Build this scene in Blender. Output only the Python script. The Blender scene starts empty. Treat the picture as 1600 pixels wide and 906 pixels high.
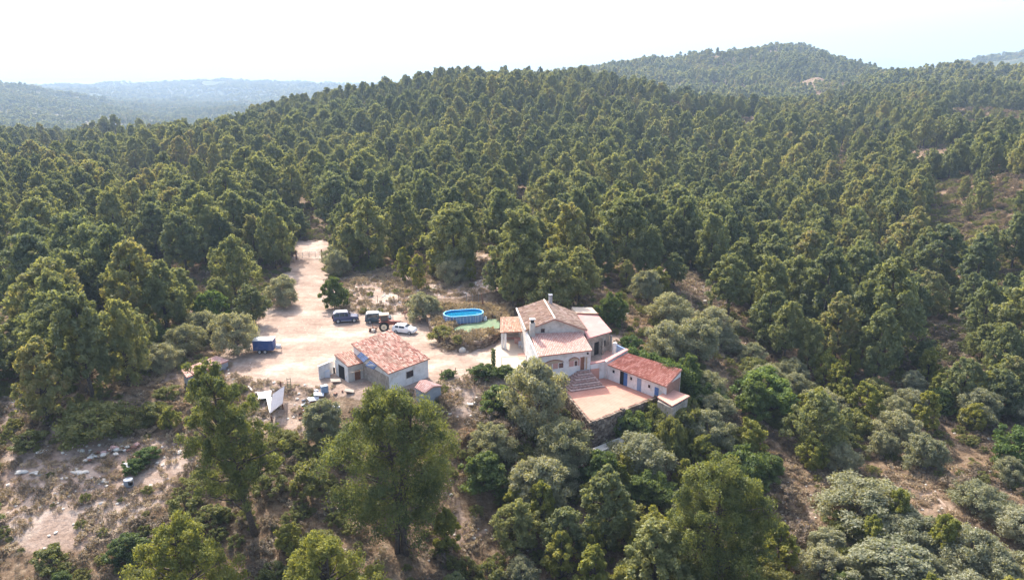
import bpy, bmesh, math, random
import numpy as np
from mathutils import Vector, Matrix
SC = bpy.context.scene
COL = SC.collection
R = math.radians
# ------------------------------------------------------------ camera
FPX, PITCH, CAMH = 1150.0, R(16.5), 40.0
cd = bpy.data.cameras.new('camera'); cam = bpy.data.objects.new('camera', cd); COL.objects.link(cam)
cam.location = (0, 0, CAMH); cam.rotation_euler = (R(90) - PITCH, 0, 0)
cd.sensor_width = 36; cd.lens = FPX / 1600 * 36; cd.clip_start = 0.5; cd.clip_end = 60000
SC.camera = cam
# ------------------------------------------------------------ sky + sun
SUN_EL, SUN_AZ = R(43), R(-26)          # sun behind-left of the farm
w = bpy.data.worlds.new('World'); SC.world = w; w.use_nodes = True
nt = w.node_tree; bg = nt.nodes['Background']
sky = nt.nodes.new('ShaderNodeTexSky'); sky.sky_type = 'NISHITA'; sky.sun_disc = False
sky.sun_elevation = SUN_EL; sky.sun_rotation = SUN_AZ; sky.air_density = 1.0; sky.dust_density = 6.0; sky.ozone_density = .6; sky.altitude = 300
nt.links.new(sky.outputs[0], bg.inputs[0]); bg.inputs[1].default_value = 0.15
sl = bpy.data.lights.new('sun', 'SUN'); sun = bpy.data.objects.new('sun', sl); COL.objects.link(sun)
sl.energy = 3.2; sl.angle = R(0.6); sl.color = (1.0, 0.94, 0.86)
sdir = Vector((math.sin(SUN_AZ) * math.cos(SUN_EL), math.cos(SUN_AZ) * math.cos(SUN_EL), math.sin(SUN_EL)))
sun.rotation_euler = sdir.to_track_quat('Z', 'Y').to_euler(); sun.location = (0, 60, 200)
SC.view_settings.view_transform = 'Standard'; SC.view_settings.look = 'None'
SC.view_settings.exposure = 1.5; SC.view_settings.gamma = 1.0
SC.render.engine = 'CYCLES'
SC.cycles.max_bounces = 8; SC.cycles.diffuse_bounces = 5; SC.cycles.transmission_bounces = 5
SC.cycles.volume_bounces = 0; SC.cycles.transparent_max_bounces = 4
SC.cycles.caustics_reflective = False; SC.cycles.caustics_refractive = False
HAZE_DENSITY = 0.00020

# ------------------------------------------------------------ numbers
rng0 = np.random.default_rng(11)
def ray(px, py):
    x = (px - 800) / FPX; u = (453 - py) / FPX
    return np.array([x, math.cos(PITCH) + u * math.sin(PITCH), -math.sin(PITCH) + u * math.cos(PITCH)])
def at(px, py, z=0.0):
    d = ray(px, py); t = (z - CAMH) / d[2]
    return (d[0] * t, d[1] * t, z)
def _hash(ix, iy, s):
    h = (ix.astype(np.int64) * 374761393 + iy.astype(np.int64) * 668265263 + s * 974711) & 0x7fffffff
    h = (h ^ (h >> 13)) * 1274126177 & 0x7fffffff
    return ((h ^ (h >> 16)) & 0xffff) / 65535.0
def vnoise(x, y, s=0):
    x = np.asarray(x, float); y = np.asarray(y, float)
    ix = np.floor(x); iy = np.floor(y); fx = x - ix; fy = y - iy
    fx = fx * fx * (3 - 2 * fx); fy = fy * fy * (3 - 2 * fy)
    a = _hash(ix, iy, s); b = _hash(ix + 1, iy, s); c = _hash(ix, iy + 1, s); d = _hash(ix + 1, iy + 1, s)
    return (a * (1 - fx) + b * fx) * (1 - fy) + (c * (1 - fx) + d * fx) * fy
def fbm(x, y, s=0, o=4):
    v = 0; a = 0.5; t = 0
    for k in range(o):
        v = v + a * vnoise(x, y, s + k * 17); t += a; a *= 0.5; x = x * 2.03 + 3.1; y = y * 2.03 + 1.7
    return v / t
def seg_dist(x, y, poly, closed=True):
    d = np.full(np.shape(x), 1e9)
    n = len(poly)
    for i in range(n if closed else n - 1):
        ax, ay = poly[i][:2]; bx, by = poly[(i + 1) % n][:2]
        vx, vy = bx - ax, by - ay
        t = np.clip(((x - ax) * vx + (y - ay) * vy) / (vx * vx + vy * vy + 1e-9), 0, 1)
        d = np.minimum(d, np.hypot(x - ax - t * vx, y - ay - t * vy))
    return d
def inside(x, y, poly):
    c = np.zeros(np.shape(x), bool); n = len(poly)
    for i in range(n):
        ax, ay = poly[i][:2]; bx, by = poly[(i + 1) % n][:2]
        if ay == by: continue
        m = ((ay > y) != (by > y)) & (x < (bx - ax) * (y - ay) / (by - ay) + ax)
        c ^= m
    return c
def sdist(x, y, poly):
    d = seg_dist(x, y, poly); return np.where(inside(x, y, poly), -d, d)
def sstep(a, b, v):
    t = np.clip((v - a) / (b - a), 0, 1); return t * t * (3 - 2 * t)

# ------------------------------------------------------------ terrain heights: control points fitted with a spline
NEAR = [(100, 760, -3.5), (0, 640, -1.5), (200, 700, -3), (330, 690, -2.8), (450, 850, -7), (250, 900, -7.5), (0, 900, -6.5), (0, 780, -4.5), (160, 640, -1.2),
        (440, 700, -3.2), (560, 720, -4), (700, 800, -7.5), (760, 700, -4.2), (700, 640, -1.6), (850, 670, -4), (930, 700, -5.4), (1050, 670, -5.6), (980, 680, -5.6), (800, 760, -7),
        (1100, 890, -11), (900, 860, -9.5), (1300, 700, -9.5), (1450, 800, -10.5), (1600, 900, -12), (1600, 700, -9.5), (1150, 720, -8.5),
        (1130, 620, -4.5), (1200, 600, -6.5), (1400, 570, -8), (1600, 550, -7.5), (1060, 440, 1), (1110, 455, -0.5), (1010, 520, -0.5), (1120, 530, -4), (1250, 500, -5),
        (980, 460, 1.0), (850, 450, 2.2), (750, 420, 2.5), (700, 450, 1.2), (590, 440, 1.0), (480, 385, 1.0), (420, 480, 0), (300, 560, -0.5), (200, 560, -0.5), (60, 560, -0.5), (250, 480, 0), (100, 450, 0)]
FAR = [(0, 200, 0), (0, 320, 0), (0, 430, -2), (0, 520, -4), (0, 640, -18), (0, 850, -36), (0, 1300, -42), (0, 1800, -20), (0, 2200, 0), (0, 2600, -10), (0, 5000, -60),
       (150, 200, 0), (150, 320, 0), (150, 430, -2), (150, 520, -5), (150, 640, -18), (150, 850, -38), (150, 1300, -46), (130, 2000, -30), (130, 2500, -50), (150, 3600, -45), (170, 4200, -34), (150, 5200, -60),
       (300, 200, 2), (300, 300, 3), (300, 400, 2), (300, 480, -1), (300, 640, -22), (300, 900, -38), (300, 1400, -48), (300, 2400, -62), (300, 3500, -45), (300, 4200, -18), (300, 5200, -60),
       (450, 200, 1), (450, 300, 3), (450, 400, 10), (450, 490, 12), (450, 620, -2), (450, 900, -30), (450, 1400, -48), (450, 2400, -60), (450, 3500, -40), (430, 4200, -24), (450, 5200, -60),
       (600, 200, 1), (600, 300, 4), (600, 400, 14), (600, 500, 21), (600, 640, 10), (600, 900, -20), (600, 2000, -50), (600, 4500, -40),
       (750, 200, 2), (750, 300, 6), (750, 400, 20), (750, 500, 29), (750, 620, 26), (750, 1000, 0), (750, 2000, -40), (750, 4500, -40),
       (900, 200, 1), (900, 300, 4), (900, 400, 16), (900, 520, 30), (900, 620, 24), (900, 800, 8), (900, 1150, 38), (900, 1600, 20), (900, 4500, -40),
       (1050, 170, 1), (1050, 230, -3), (1050, 300, 0), (1050, 400, 9), (1050, 520, 15), (1050, 700, 2), (1050, 950, 24), (1050, 1250, 53), (1050, 1700, 40), (1050, 4500, -20),
       (1250, 150, -5), (1250, 220, -6), (1250, 300, -2), (1250, 400, 6), (1250, 520, 7), (1250, 700, 8), (1250, 950, 18), (1250, 1250, 62), (1250, 1600, 86), (1150, 1600, 54), (1340, 1600, 46), (1250, 2100, 40), (1250, 4500, -20),
       (1400, 150, -7), (1400, 220, -6), (1400, 300, -1), (1400, 400, 3), (1400, 520, 10), (1400, 700, 20), (1400, 900, 30), (1400, 1300, 26), (1400, 2000, 20), (1400, 4500, -20),
       (1600, 150, -8), (1600, 220, -2), (1600, 300, 5), (1600, 400, 8), (1600, 520, 11), (1600, 700, 19), (1600, 900, 31), (1600, 1300, 30), (1600, 2600, 86), (1600, 3500, 0),
       (1900, 150, -8), (1900, 300, 6), (1900, 600, 22), (1900, 1300, 40), (1900, 4500, 0), (-300, 200, 0), (-300, 500, -4), (-300, 1300, -40), (-300, 4500, -40)]
cp = []; cz = []
for px, py, z in NEAR:
    x, y, _ = at(px, py, z); cp.append((math.atan2(x, y), math.log(math.hypot(x, y)))); cz.append(z)
for px, d, z in FAR:
    cp.append((math.atan((px - 800) / FPX * math.cos(PITCH)), math.log(d))); cz.append(z)
for a in (-75, -110, -150, 180, 150, 110, 75):
    for d in (45, 150, 600, 3000): cp.append((R(a), math.log(d))); cz.append(-6 if d < 400 else 5)
for a in (-40, -20, 0, 20, 40):
    cp.append((R(a), math.log(30))); cz.append(-14)
cp = np.array(cp) * np.array([2.0, 1.0]); cz = np.array(cz, float)
def _tps(r): return np.where(r > 1e-9, r * r * np.log(r + 1e-12), 0)
n = len(cp); rr = np.hypot(cp[:, None, 0] - cp[None, :, 0], cp[:, None, 1] - cp[None, :, 1])
A = np.zeros((n + 3, n + 3)); A[:n, :n] = _tps(rr) + np.eye(n) * 0.002
A[:n, n] = 1; A[:n, n + 1:] = cp; A[n, :n] = 1; A[n + 1:, :n] = cp.T
W = np.linalg.solve(A, np.concatenate([cz, np.zeros(3)]))
def spline(x, y):
    x = np.asarray(x, float).ravel(); y = np.asarray(y, float).ravel()
    a = np.arctan2(x, y) * 2.0; l = np.log(np.maximum(np.hypot(x, y), 22.0)); out = np.zeros(len(x))
    for s in range(0, len(x), 20000):
        e = slice(s, s + 20000)
        out[e] = _tps(np.hypot(a[e, None] - cp[None, :, 0], l[e, None] - cp[None, :, 1])) @ W[:n] + W[n] + a[e] * W[n + 1] + l[e] * W[n + 2]
    return out
YARD = [at(*p)[:2] for p in [(386, 590), (352, 556), (400, 520), (430, 470), (460, 420), (463, 384), (512, 384), (505, 440), (520, 480), (560, 492), (680, 492), (700, 500), (840, 500), (930, 500), (960, 530), (948, 566), (840, 578), (770, 582), (700, 590), (640, 612), (560, 610), (500, 600)]]
POOLPAD = [at(*p, 1.1)[:2] for p in [(668, 468), (800, 468), (806, 490), (788, 506), (783, 520), (765, 530), (735, 540), (705, 538), (684, 524), (672, 505)]]
def height(x, y):
    shp = np.shape(x); x = np.asarray(x, float).ravel(); y = np.asarray(y, float).ravel()
    z = spline(x, y); d = np.hypot(x, y)
    z = z + (fbm(x / 9, y / 9, 3, 3) - .5) * 1.1 + (fbm(x / 60, y / 60, 5, 3) - .5) * np.clip(d / 60, 1, 14) * (1 + 1.3 * sstep(170, 300, d)) + (fbm(x / 420, y / 420, 9, 4) - .5) * np.clip((d - 900) / 30, 0, 70)
    k = 1 - sstep(-1.0, 7, sdist(x, y, YARD)); z = z * (1 - k) + k * (0.0 + np.clip((y - 122) * .02, 0, 1.2))
    k = 1 - sstep(-0.9, -0.2, sdist(x, y, POOLPAD)); z = z * (1 - k) + k * 1.1
    k = 1 - sstep(.2, 1.5, sdist(x, y, TERR)); z = z * (1 - k) + np.minimum(z, -2.3) * k
    return z.reshape(shp)
TERR = [(7.2, 93.6), (9.92, 82.87), at(1031, 618, -1.6)[:2], (19.9, 90.5), (22.6, 92.5), (17.0, 97.9), (13.4, 97.0), (10.6, 95.8)]
def hz(x, y): return float(height(np.array([x]), np.array([y]))[0])
def ground_at(px, py):
    d = ray(px, py); ts = np.concatenate([np.linspace(40, 260, 441), np.geomspace(261, 6000, 500)])
    X = d[0] * ts; Y = d[1] * ts; Z = CAMH + d[2] * ts; g = height(X, Y); h = Z < g
    i = int(np.argmax(h)) if h.any() else len(ts) - 1
    return (float(X[i]), float(Y[i]), float(g[i]))

# ------------------------------------------------------------ material helpers
def mat(name, rough=0.8, spec=0.3):
    m = bpy.data.materials.new(name); m.use_nodes = True; t = m.node_tree
    b = t.nodes['Principled BSDF']; b.inputs['Roughness'].default_value = rough
    b.inputs['Specular IOR Level'].default_value = spec
    return m, t, b
def nd(t, typ, **k):
    q = t.nodes.new(typ)
    for a, v in k.items(): setattr(q, a, v)
    return q
def ramp(t, src, stops):
    r = nd(t, 'ShaderNodeValToRGB'); e = r.color_ramp.elements
    while len(e) < len(stops): e.new(0.5)
    for i, (p, c) in enumerate(stops): e[i].position = p; e[i].color = (*c, 1)
    t.links.new(src, r.inputs[0]); return r.outputs[0]
def noise(t, scale, detail=4, vec=None, rough=.6, obj=False):
    n_ = nd(t, 'ShaderNodeTexNoise'); n_.inputs['Scale'].default_value = scale; n_.inputs['Detail'].default_value = detail; n_.inputs['Roughness'].default_value = rough
    if vec is None:
        vec = nd(t, 'ShaderNodeTexCoord').outputs['Object'] if obj else nd(t, 'ShaderNodeNewGeometry').outputs['Position']
    t.links.new(vec, n_.inputs['Vector']); return n_.outputs['Fac']
def mixc(t, f, a, b, mode='MIX'):
    m = nd(t, 'ShaderNodeMix', data_type='RGBA', blend_type=mode)
    for s, v in ((0, f), (6, a), (7, b)):
        if isinstance(v, (int, float)): m.inputs[s].default_value = v
        elif isinstance(v, tuple): m.inputs[s].default_value = (*v, 1)
        else: t.links.new(v, m.inputs[s])
    return m.outputs[2]
def mth(t, op, a, b=0.0, clamp=False):
    m = nd(t, 'ShaderNodeMath', operation=op, use_clamp=clamp)
    for s, v in ((0, a), (1, b)):
        if isinstance(v, (int, float)): m.inputs[s].default_value = v
        else: t.links.new(v, m.inputs[s])
    return m.outputs[0]
def bump(t, b, h, dist=0.02, st=0.6):
    n_ = nd(t, 'ShaderNodeBump'); n_.inputs['Strength'].default_value = st; n_.inputs['Distance'].default_value = dist
    t.links.new(h, n_.inputs['Height']); t.links.new(n_.outputs[0], b.inputs['Normal'])
def attr(t, name):
    return nd(t, 'ShaderNodeAttribute', attribute_name=name).outputs['Fac']
def simple(name, c, rough=.7, var=.25, scale=3.0, metal=0.0, spec=.3, dirt=None, dirt_amt=.5):
    m, t, b = mat(name, rough, spec); b.inputs['Metallic'].default_value = metal
    f = noise(t, scale, 5)
    lo = tuple(v * (1 - var) for v in c); hi = tuple(min(1, v * (1 + var)) for v in c)
    o = ramp(t, f, [(.3, lo), (.7, hi)])
    if dirt:
        g = noise(t, scale * .45 + .13, 6, rough=.7); f2 = ramp(t, g, [(.5, (0, 0, 0)), (.72, (dirt_amt,) * 3)])
        o = mixc(t, f2, o, dirt)
    t.links.new(o, b.inputs['Base Color']); bump(t, b, f, .02, .3)
    return m
M = {}
def dirt_color(t):
    a = ramp(t, noise(t, .16, 6, rough=.65), [(.34, (.29, .21, .165)), (.5, (.39, .295, .235)), (.66, (.52, .43, .36))])
    b_ = ramp(t, noise(t, 1.7, 8, rough=.78), [(.34, (.62, .57, .53)), (.62, (1.0, 1.0, 1.0))])
    mp = nd(t, 'ShaderNodeMapping'); mp.inputs['Rotation'].default_value = (0, 0, R(22)); mp.inputs['Scale'].default_value = (.09, .9, 1); t.links.new(nd(t, 'ShaderNodeNewGeometry').outputs['Position'], mp.inputs[0])
    rt = ramp(t, noise(t, 1.0, 5, vec=mp.outputs[0], rough=.6), [(.36, (.87, .84, .81)), (.5, (1, 1, 1)), (.68, (1.06, 1.06, 1.06))])
    return mixc(t, .9, mixc(t, .8, a, b_, 'MULTIPLY'), rt, 'MULTIPLY')
def scrub_color(t):
    p1 = noise(t, .09, 6, rough=.65); p2 = noise(t, .8, 6, rough=.75); p3 = noise(t, 4.5, 4, rough=.7)
    a = ramp(t, p1, [(.33, (.10, .078, .055)), (.5, (.19, .14, .098)), (.62, (.29, .22, .155))])
    b_ = ramp(t, p2, [(.3, (.06, .055, .028)), (.48, (.17, .105, .062)), (.6, (.32, .24, .16)), (.76, (.46, .38, .30))])
    c = mixc(t, .6, a, b_)
    d = ramp(t, p3, [(.3, (.45, .42, .38)), (.68, (1.15, 1.12, 1.08))])
    return mixc(t, .75, c, d, 'MULTIPLY')
m, t, b = mat('ground', .95, .1)
gc = scrub_color(t); bare = attr(t, 'bare')
f = mth(t, 'ADD', bare, mth(t, 'MULTIPLY', mth(t, 'SUBTRACT', noise(t, .55, 6, rough=.7), .5), 1.3), True)
f = ramp(t, f, [(.35, (0, 0, 0)), (.62, (1, 1, 1))])
o = mixc(t, f, gc, dirt_color(t)); far = attr(t, 'far')
wood = ramp(t, noise(t, .014, 8, rough=.8), [(.35, (.035, .045, .022)), (.5, (.055, .068, .032)), (.64, (.15, .13, .08))])
o = mixc(t, far, o, wood)
t.links.new(o, b.inputs['Base Color']); bump(t, b, noise(t, 2.2, 6), .25, .7); M['ground'] = m
m, t, b = mat('dirt', .95, .1); t.links.new(dirt_color(t), b.inputs['Base Color']); bump(t, b, noise(t, 1.5, 7), .12, .6); M['dirt'] = m

def leafmat(name, cols, trans, tint=.5):
    m = bpy.data.materials.new(name); m.use_nodes = True; t = m.node_tree; t.nodes.clear()
    out = nd(t, 'ShaderNodeOutputMaterial')
    rnd = nd(t, 'ShaderNodeObjectInfo').outputs['Random']
    v = mth(t, 'ADD', mth(t, 'MULTIPLY', attr(t, 'tone'), 1 - tint), mth(t, 'MULTIPLY', rnd, tint))
    c = ramp(t, v, cols)
    big = ramp(t, noise(t, .012, 3), [(.35, (.82, .86, .9)), (.65, (1.14, 1.06, .92))])
    c = mixc(t, 1.0, c, big, 'MULTIPLY')
    d = nd(t, 'ShaderNodeBsdfDiffuse'); tr = nd(t, 'ShaderNodeBsdfTranslucent'); t.links.new(c, d.inputs[0])
    t.links.new(mixc(t, 1.0, c, (1.35, 1.25, .55), 'MULTIPLY'), tr.inputs[0])
    ms = nd(t, 'ShaderNodeMixShader'); ms.inputs[0].default_value = trans
    t.links.new(d.outputs[0], ms.inputs[1]); t.links.new(tr.outputs[0], ms.inputs[2])
    gl = nd(t, 'ShaderNodeBsdfGlossy'); gl.inputs['Roughness'].default_value = .55; gl.inputs[0].default_value = (.6, .6, .6, 1)
    m2 = nd(t, 'ShaderNodeMixShader'); m2.inputs[0].default_value = .025
    t.links.new(ms.outputs[0], m2.inputs[1]); t.links.new(gl.outputs[0], m2.inputs[2]); t.links.new(m2.outputs[0], out.inputs[0])
    M[name] = m
leafmat('pine', [(.05, (.140, .172, .098)), (.3, (.186, .217, .110)), (.55, (.235, .262, .122)), (.76, (.28, .295, .13)), (.90, (.295, .265, .135)), (.99, (.27, .205, .15))], .5, tint=.65)
leafmat('pine_near', [(.1, (.095, .125, .052)), (.45, (.145, .175, .062)), (.75, (.205, .228, .072)), (.95, (.28, .285, .085))], .5, tint=.1)
leafmat('pine_young', [(.1, (.18, .205, .055)), (.5, (.25, .265, .065)), (.9, (.31, .30, .08))], .5)
leafmat('olive', [(.1, (.21, .225, .145)), (.5, (.28, .29, .195)), (.9, (.36, .36, .26))], .4)
leafmat('broad', [(.1, (.085, .125, .045)), (.5, (.13, .18, .06)), (.9, (.19, .24, .08))], .45)
leafmat('lime', [(.1, (.075, .12, .04)), (.5, (.11, .17, .05)), (.9, (.18, .25, .075))], .4)
leafmat('mastic', [(.1, (.14, .16, .06)), (.5, (.20, .215, .08)), (.9, (.27, .265, .10))], .42)
leafmat('dry', [(.1, (.16, .125, .10)), (.4, (.23, .185, .145)), (.7, (.30, .235, .165)), (.95, (.34, .21, .13))], .25)
leafmat('straw', [(.1, (.26, .20, .14)), (.5, (.38, .30, .22)), (.9, (.50, .42, .33))], .25)
M['bark'] = simple('bark', (.11, .085, .07), .9, .4, 6); M['bark_pale'] = simple('bark_pale', (.20, .165, .14), .9, .4, 6)

# ------------------------------------------------------------ object helpers
def tag(o, label=None, cat=None, group=None, kind=None):
    if label: o['label'] = label
    if cat: o['category'] = cat
    if group: o['group'] = group
    if kind: o['kind'] = kind
    return o
def link(name, mesh, parent=None, loc=None):
    o = bpy.data.objects.new(name, mesh); COL.objects.link(o)
    if parent is not None: o.parent = parent
    if loc is not None: o.location = loc
    return o
def empty(name, loc, rz=0, label=None, cat=None, group=None, s=1.0):
    o = link(name, None, None, loc); o.rotation_euler = (0, 0, rz); o.scale = (s, s, s); o.empty_display_size = .5
    return tag(o, label, cat, group)
def fastmesh(name, V, F, mats, mi=None, tone=None, smooth=False):
    """V (n,3); F (m,k) array of equal sized faces or list of arrays"""
    me = bpy.data.meshes.new(name)
    Fs = F if isinstance(F, list) else [F]
    Fs = [np.asarray(f) for f in Fs if len(f)]
    V = np.asarray(V, np.float32); nl = sum(f.size for f in Fs); nf = sum(len(f) for f in Fs)
    me.vertices.add(len(V)); me.vertices.foreach_set('co', V.ravel())
    me.loops.add(nl); me.loops.foreach_set('vertex_index', np.concatenate([f.ravel() for f in Fs]).astype(np.int32))
    me.polygons.add(nf); tot = np.concatenate([np.full(len(f), f.shape[1]) for f in Fs]).astype(np.int32)
    me.polygons.foreach_set('loop_start', np.concatenate([[0], np.cumsum(tot)[:-1]]).astype(np.int32))
    if mi is not None: me.polygons.foreach_set('material_index', np.asarray(mi, np.int32))
    for m_ in mats: me.materials.append(m_)
    me.update(calc_edges=True)
    if tone is not None:
        a = me.attributes.new('tone', 'FLOAT', 'POINT'); a.data.foreach_set('value', np.asarray(tone, np.float32))
    me.polygons.foreach_set('use_smooth', np.full(nf, smooth)); me.validate(); return me
class MB:
    def __init__(s): s.v = []; s.f = []; s.m = []; s.t = []
    def add(s, vs, fs, mi=0, tone=.5):
        b_ = len(s.v); s.v += [tuple(v) for v in vs]; s.f += [tuple(i + b_ for i in f_) for f_ in fs]; s.m += [mi] * len(fs); s.t += [tone] * len(vs); return s
    def box(s, c, size, rz=0, mi=0, tilt=None, tone=.5):
        x, y, z = [v / 2 for v in size]
        P = [Vector((i * x, j * y, k * z)) for k in (-1, 1) for j in (-1, 1) for i in (-1, 1)]
        mt = Matrix.Rotation(rz, 3, 'Z')
        if tilt: mt = mt @ Matrix.Rotation(tilt[0], 3, 'X') @ Matrix.Rotation(tilt[1], 3, 'Y')
        return s.add([mt @ p + Vector(c) for p in P], [(0, 2, 3, 1), (4, 5, 7, 6), (0, 1, 5, 4), (2, 6, 7, 3), (0, 4, 6, 2), (1, 3, 7, 5)], mi, tone)
    def prism(s, poly, z0, z1, mi=0):
        """poly CCW list of (x,y); z0/z1 number or list"""
        n_ = len(poly); a = z0 if isinstance(z0, (list, tuple)) else [z0] * n_; c = z1 if isinstance(z1, (list, tuple)) else [z1] * n_
        vs = [(p[0], p[1], a[i]) for i, p in enumerate(poly)] + [(p[0], p[1], c[i]) for i, p in enumerate(poly)]
        fs = [tuple(range(n_))[::-1], tuple(range(n_, 2 * n_))] + [(i, (i + 1) % n_, n_ + (i + 1) % n_, n_ + i) for i in range(n_)]
        return s.add(vs, fs, mi)
    def tube(s, pts, rad, n_=6, mi=0):
        pts = [Vector(p) for p in pts]; rad = rad if isinstance(rad, (list, tuple)) else [rad] * len(pts); vs = []
        for i, p in enumerate(pts):
            d = (pts[min(i + 1, len(pts) - 1)] - pts[max(i - 1, 0)]).normalized()
            u = d.orthogonal().normalized() if abs(d.z) < .95 else Vector((1, 0, 0)); u = (u - d * u.dot(d)).normalized(); v = d.cross(u)
            vs += [p + (u * math.cos(2 * math.pi * k / n_) + v * math.sin(2 * math.pi * k / n_)) * rad[i] for k in range(n_)]
        fs = [(i * n_ + k, i * n_ + (k + 1) % n_, (i + 1) * n_ + (k + 1) % n_, (i + 1) * n_ + k) for i in range(len(pts) - 1) for k in range(n_)]
        fs += [tuple(range(n_))[::-1], tuple((len(pts) - 1) * n_ + k for k in range(n_))]
        return s.add(vs, fs, mi)
    def cyl(s, c, r, h, n_=16, axis='Z', mi=0):
        c = Vector(c); d = {'Z': Vector((0, 0, 1)), 'Y': Vector((0, 1, 0)), 'X': Vector((1, 0, 0))}[axis] * h / 2
        return s.tube([c - d, c + d], r, n_, mi)
    def mesh(s, name, mats, smooth=False):
        me = bpy.data.meshes.new(name); me.from_pydata(s.v, [], s.f)
        for m_ in mats: me.materials.append(m_)
        me.polygons.foreach_set('material_index', s.m); a = me.attributes.new('tone', 'FLOAT', 'POINT'); a.data.foreach_set('value', s.t)
        bm = bmesh.new(); bm.from_mesh(me); bmesh.ops.recalc_face_normals(bm, faces=bm.faces); bm.to_mesh(me); bm.free()
        me.polygons.foreach_set('use_smooth', [smooth] * len(me.polygons)); return me
    def build(s, name, mats, parent=None, smooth=False, bevel=0, loc=None):
        if not isinstance(mats, (list, tuple)): mats = [mats]
        o = link(name, s.mesh(name, mats, smooth), parent, loc)
        if bevel:
            q = o.modifiers.new('bevel', 'BEVEL'); q.width = bevel; q.segments = 2; q.limit_method = 'ANGLE'; q.angle_limit = R(35)
        return o
def ccw(poly):
    a = sum(poly[i][0] * poly[(i + 1) % len(poly)][1] - poly[(i + 1) % len(poly)][0] * poly[i][1] for i in range(len(poly)))
    return poly if a > 0 else poly[::-1]

# ------------------------------------------------------------ ground sheet (polar grid, fine near the farm)
az = np.concatenate([np.linspace(-180, -50, 36, endpoint=False), np.linspace(-50, 50, 400, endpoint=False), np.linspace(50, 180, 36, endpoint=False)])
rad = np.concatenate([[3, 10, 18], np.linspace(26, 56, 24, endpoint=False), np.linspace(56, 150, 190, endpoint=False), np.geomspace(150, 7000, 170), [9000, 13000]])
RR, AA = np.meshgrid(rad, np.radians(az), indexing='ij'); GX = RR * np.sin(AA); GY = RR * np.cos(AA)
GZ = height(GX, GY); GZ[RR < 25] = -14
na = len(az); nr = len(rad); idx = np.arange(nr * na).reshape(nr, na)
q = np.stack([idx[:-1], np.roll(idx, -1, 1)[:-1], np.roll(idx, -1, 1)[1:], idx[1:]], -1).reshape(-1, 4)
Vg = np.concatenate([np.stack([GX, GY, GZ], -1).reshape(-1, 3), [[0, 0, -14]]])
tri = np.stack([idx[0], np.full(na, nr * na), np.roll(idx[0], -1)], -1)
gme = fastmesh('ground', Vg, [q, tri], [M['ground']], smooth=True)
# bare earth mask: the yard edges, the clearings and lanes
CLEAR = {'left': [(0, 690), (60, 675), (150, 675), (260, 690), (300, 720), (290, 760), (230, 800), (180, 850), (60, 870), (0, 830)],
         'left_small': [(0, 620), (60, 615), (70, 640), (40, 665), (0, 668)],
         'behind': [(505, 480), (520, 440), (600, 420), (680, 440), (760, 430), (795, 470), (780, 490), (690, 478), (600, 490)],
         'slope_a': [(735, 385), (770, 400), (780, 440), (745, 450)],
         'shed_side': [(380, 590), (480, 600), (500, 640), (470, 680), (400, 690), (385, 640)],
         'rubble': [(690, 600), (780, 590), (800, 610), (745, 660), (700, 655)],
         'mid': [(235, 560), (275, 550), (290, 600), (240, 610)],
         'front': [(660, 700), (700, 740), (760, 840), (730, 870), (690, 800)],
         'right_lane': [(1215, 760), (1270, 740), (1420, 735), (1490, 790), (1600, 880), (1600, 906), (1440, 850), (1380, 800), (1240, 830)],
         'track_r': [(1035, 420), (1060, 425), (1150, 475), (1120, 490), (1080, 470)],
         'hut': [(345, 545), (385, 570), (385, 600), (340, 590)]}
CP = {k: [ground_at(*p)[:2] for p in v] for k, v in CLEAR.items()}
def polyw(pts): return [ground_at(*p)[:2] for p in pts]
FARCLEAR = [[(1490, 172), (1620, 168), (1620, 215), (1500, 222), (1460, 205)], [(1440, 290), (1500, 282), (1640, 285), (1640, 490), (1560, 485), (1440, 440)], [(1285, 240), (1330, 242), (1325, 305), (1280, 295)], [(1040, 165), (1070, 165), (1065, 185), (1035, 185)], [(985, 250), (1000, 250), (1000, 300), (985, 300)],
            [(275, 278), (312, 283), (352, 320), (365, 350), (325, 352), (295, 315)], [(1370, 540), (1560, 480), (1600, 500), (1600, 530), (1450, 560)]]
FCP = [polyw(p) for p in FARCLEAR]
fx, fy = Vg[:, 0], Vg[:, 1]; bare = np.zeros(len(Vg)); near = np.hypot(fx, fy) < 260
nx, ny = fx[near], fy[near]; bb = np.zeros(len(nx))
strength = {'left': .78, 'left_small': .6, 'behind': .88, 'slope_a': .5, 'shed_side': .55, 'rubble': .6, 'mid': .5, 'front': .5, 'right_lane': .40, 'track_r': .55, 'hut': .7}
for k, p in CP.items(): bb = np.maximum(bb, strength[k] * (1 - sstep(-1.5, 2.5, sdist(nx, ny, p))))
bb = np.maximum(bb, 1 - sstep(-.5, 3.5, sdist(nx, ny, YARD))); bare[near] = bb
ppd = sdist(nx, ny, POOLPAD); bare[near] = np.where(ppd < 0, np.minimum(bare[near], .25), bare[near])
for p in FCP:
    bare = np.maximum(bare, .0 * (1 - sstep(-4, 8, sdist(fx, fy, p))))
a_ = gme.attributes.new('bare', 'FLOAT', 'POINT'); a_.data.foreach_set('value', bare.astype(np.float32))
a_ = gme.attributes.new('far', 'FLOAT', 'POINT'); a_.data.foreach_set('value', sstep(900, 2000, np.hypot(fx, fy)).astype(np.float32))
tag(link('ground', gme), kind='structure')
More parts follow.
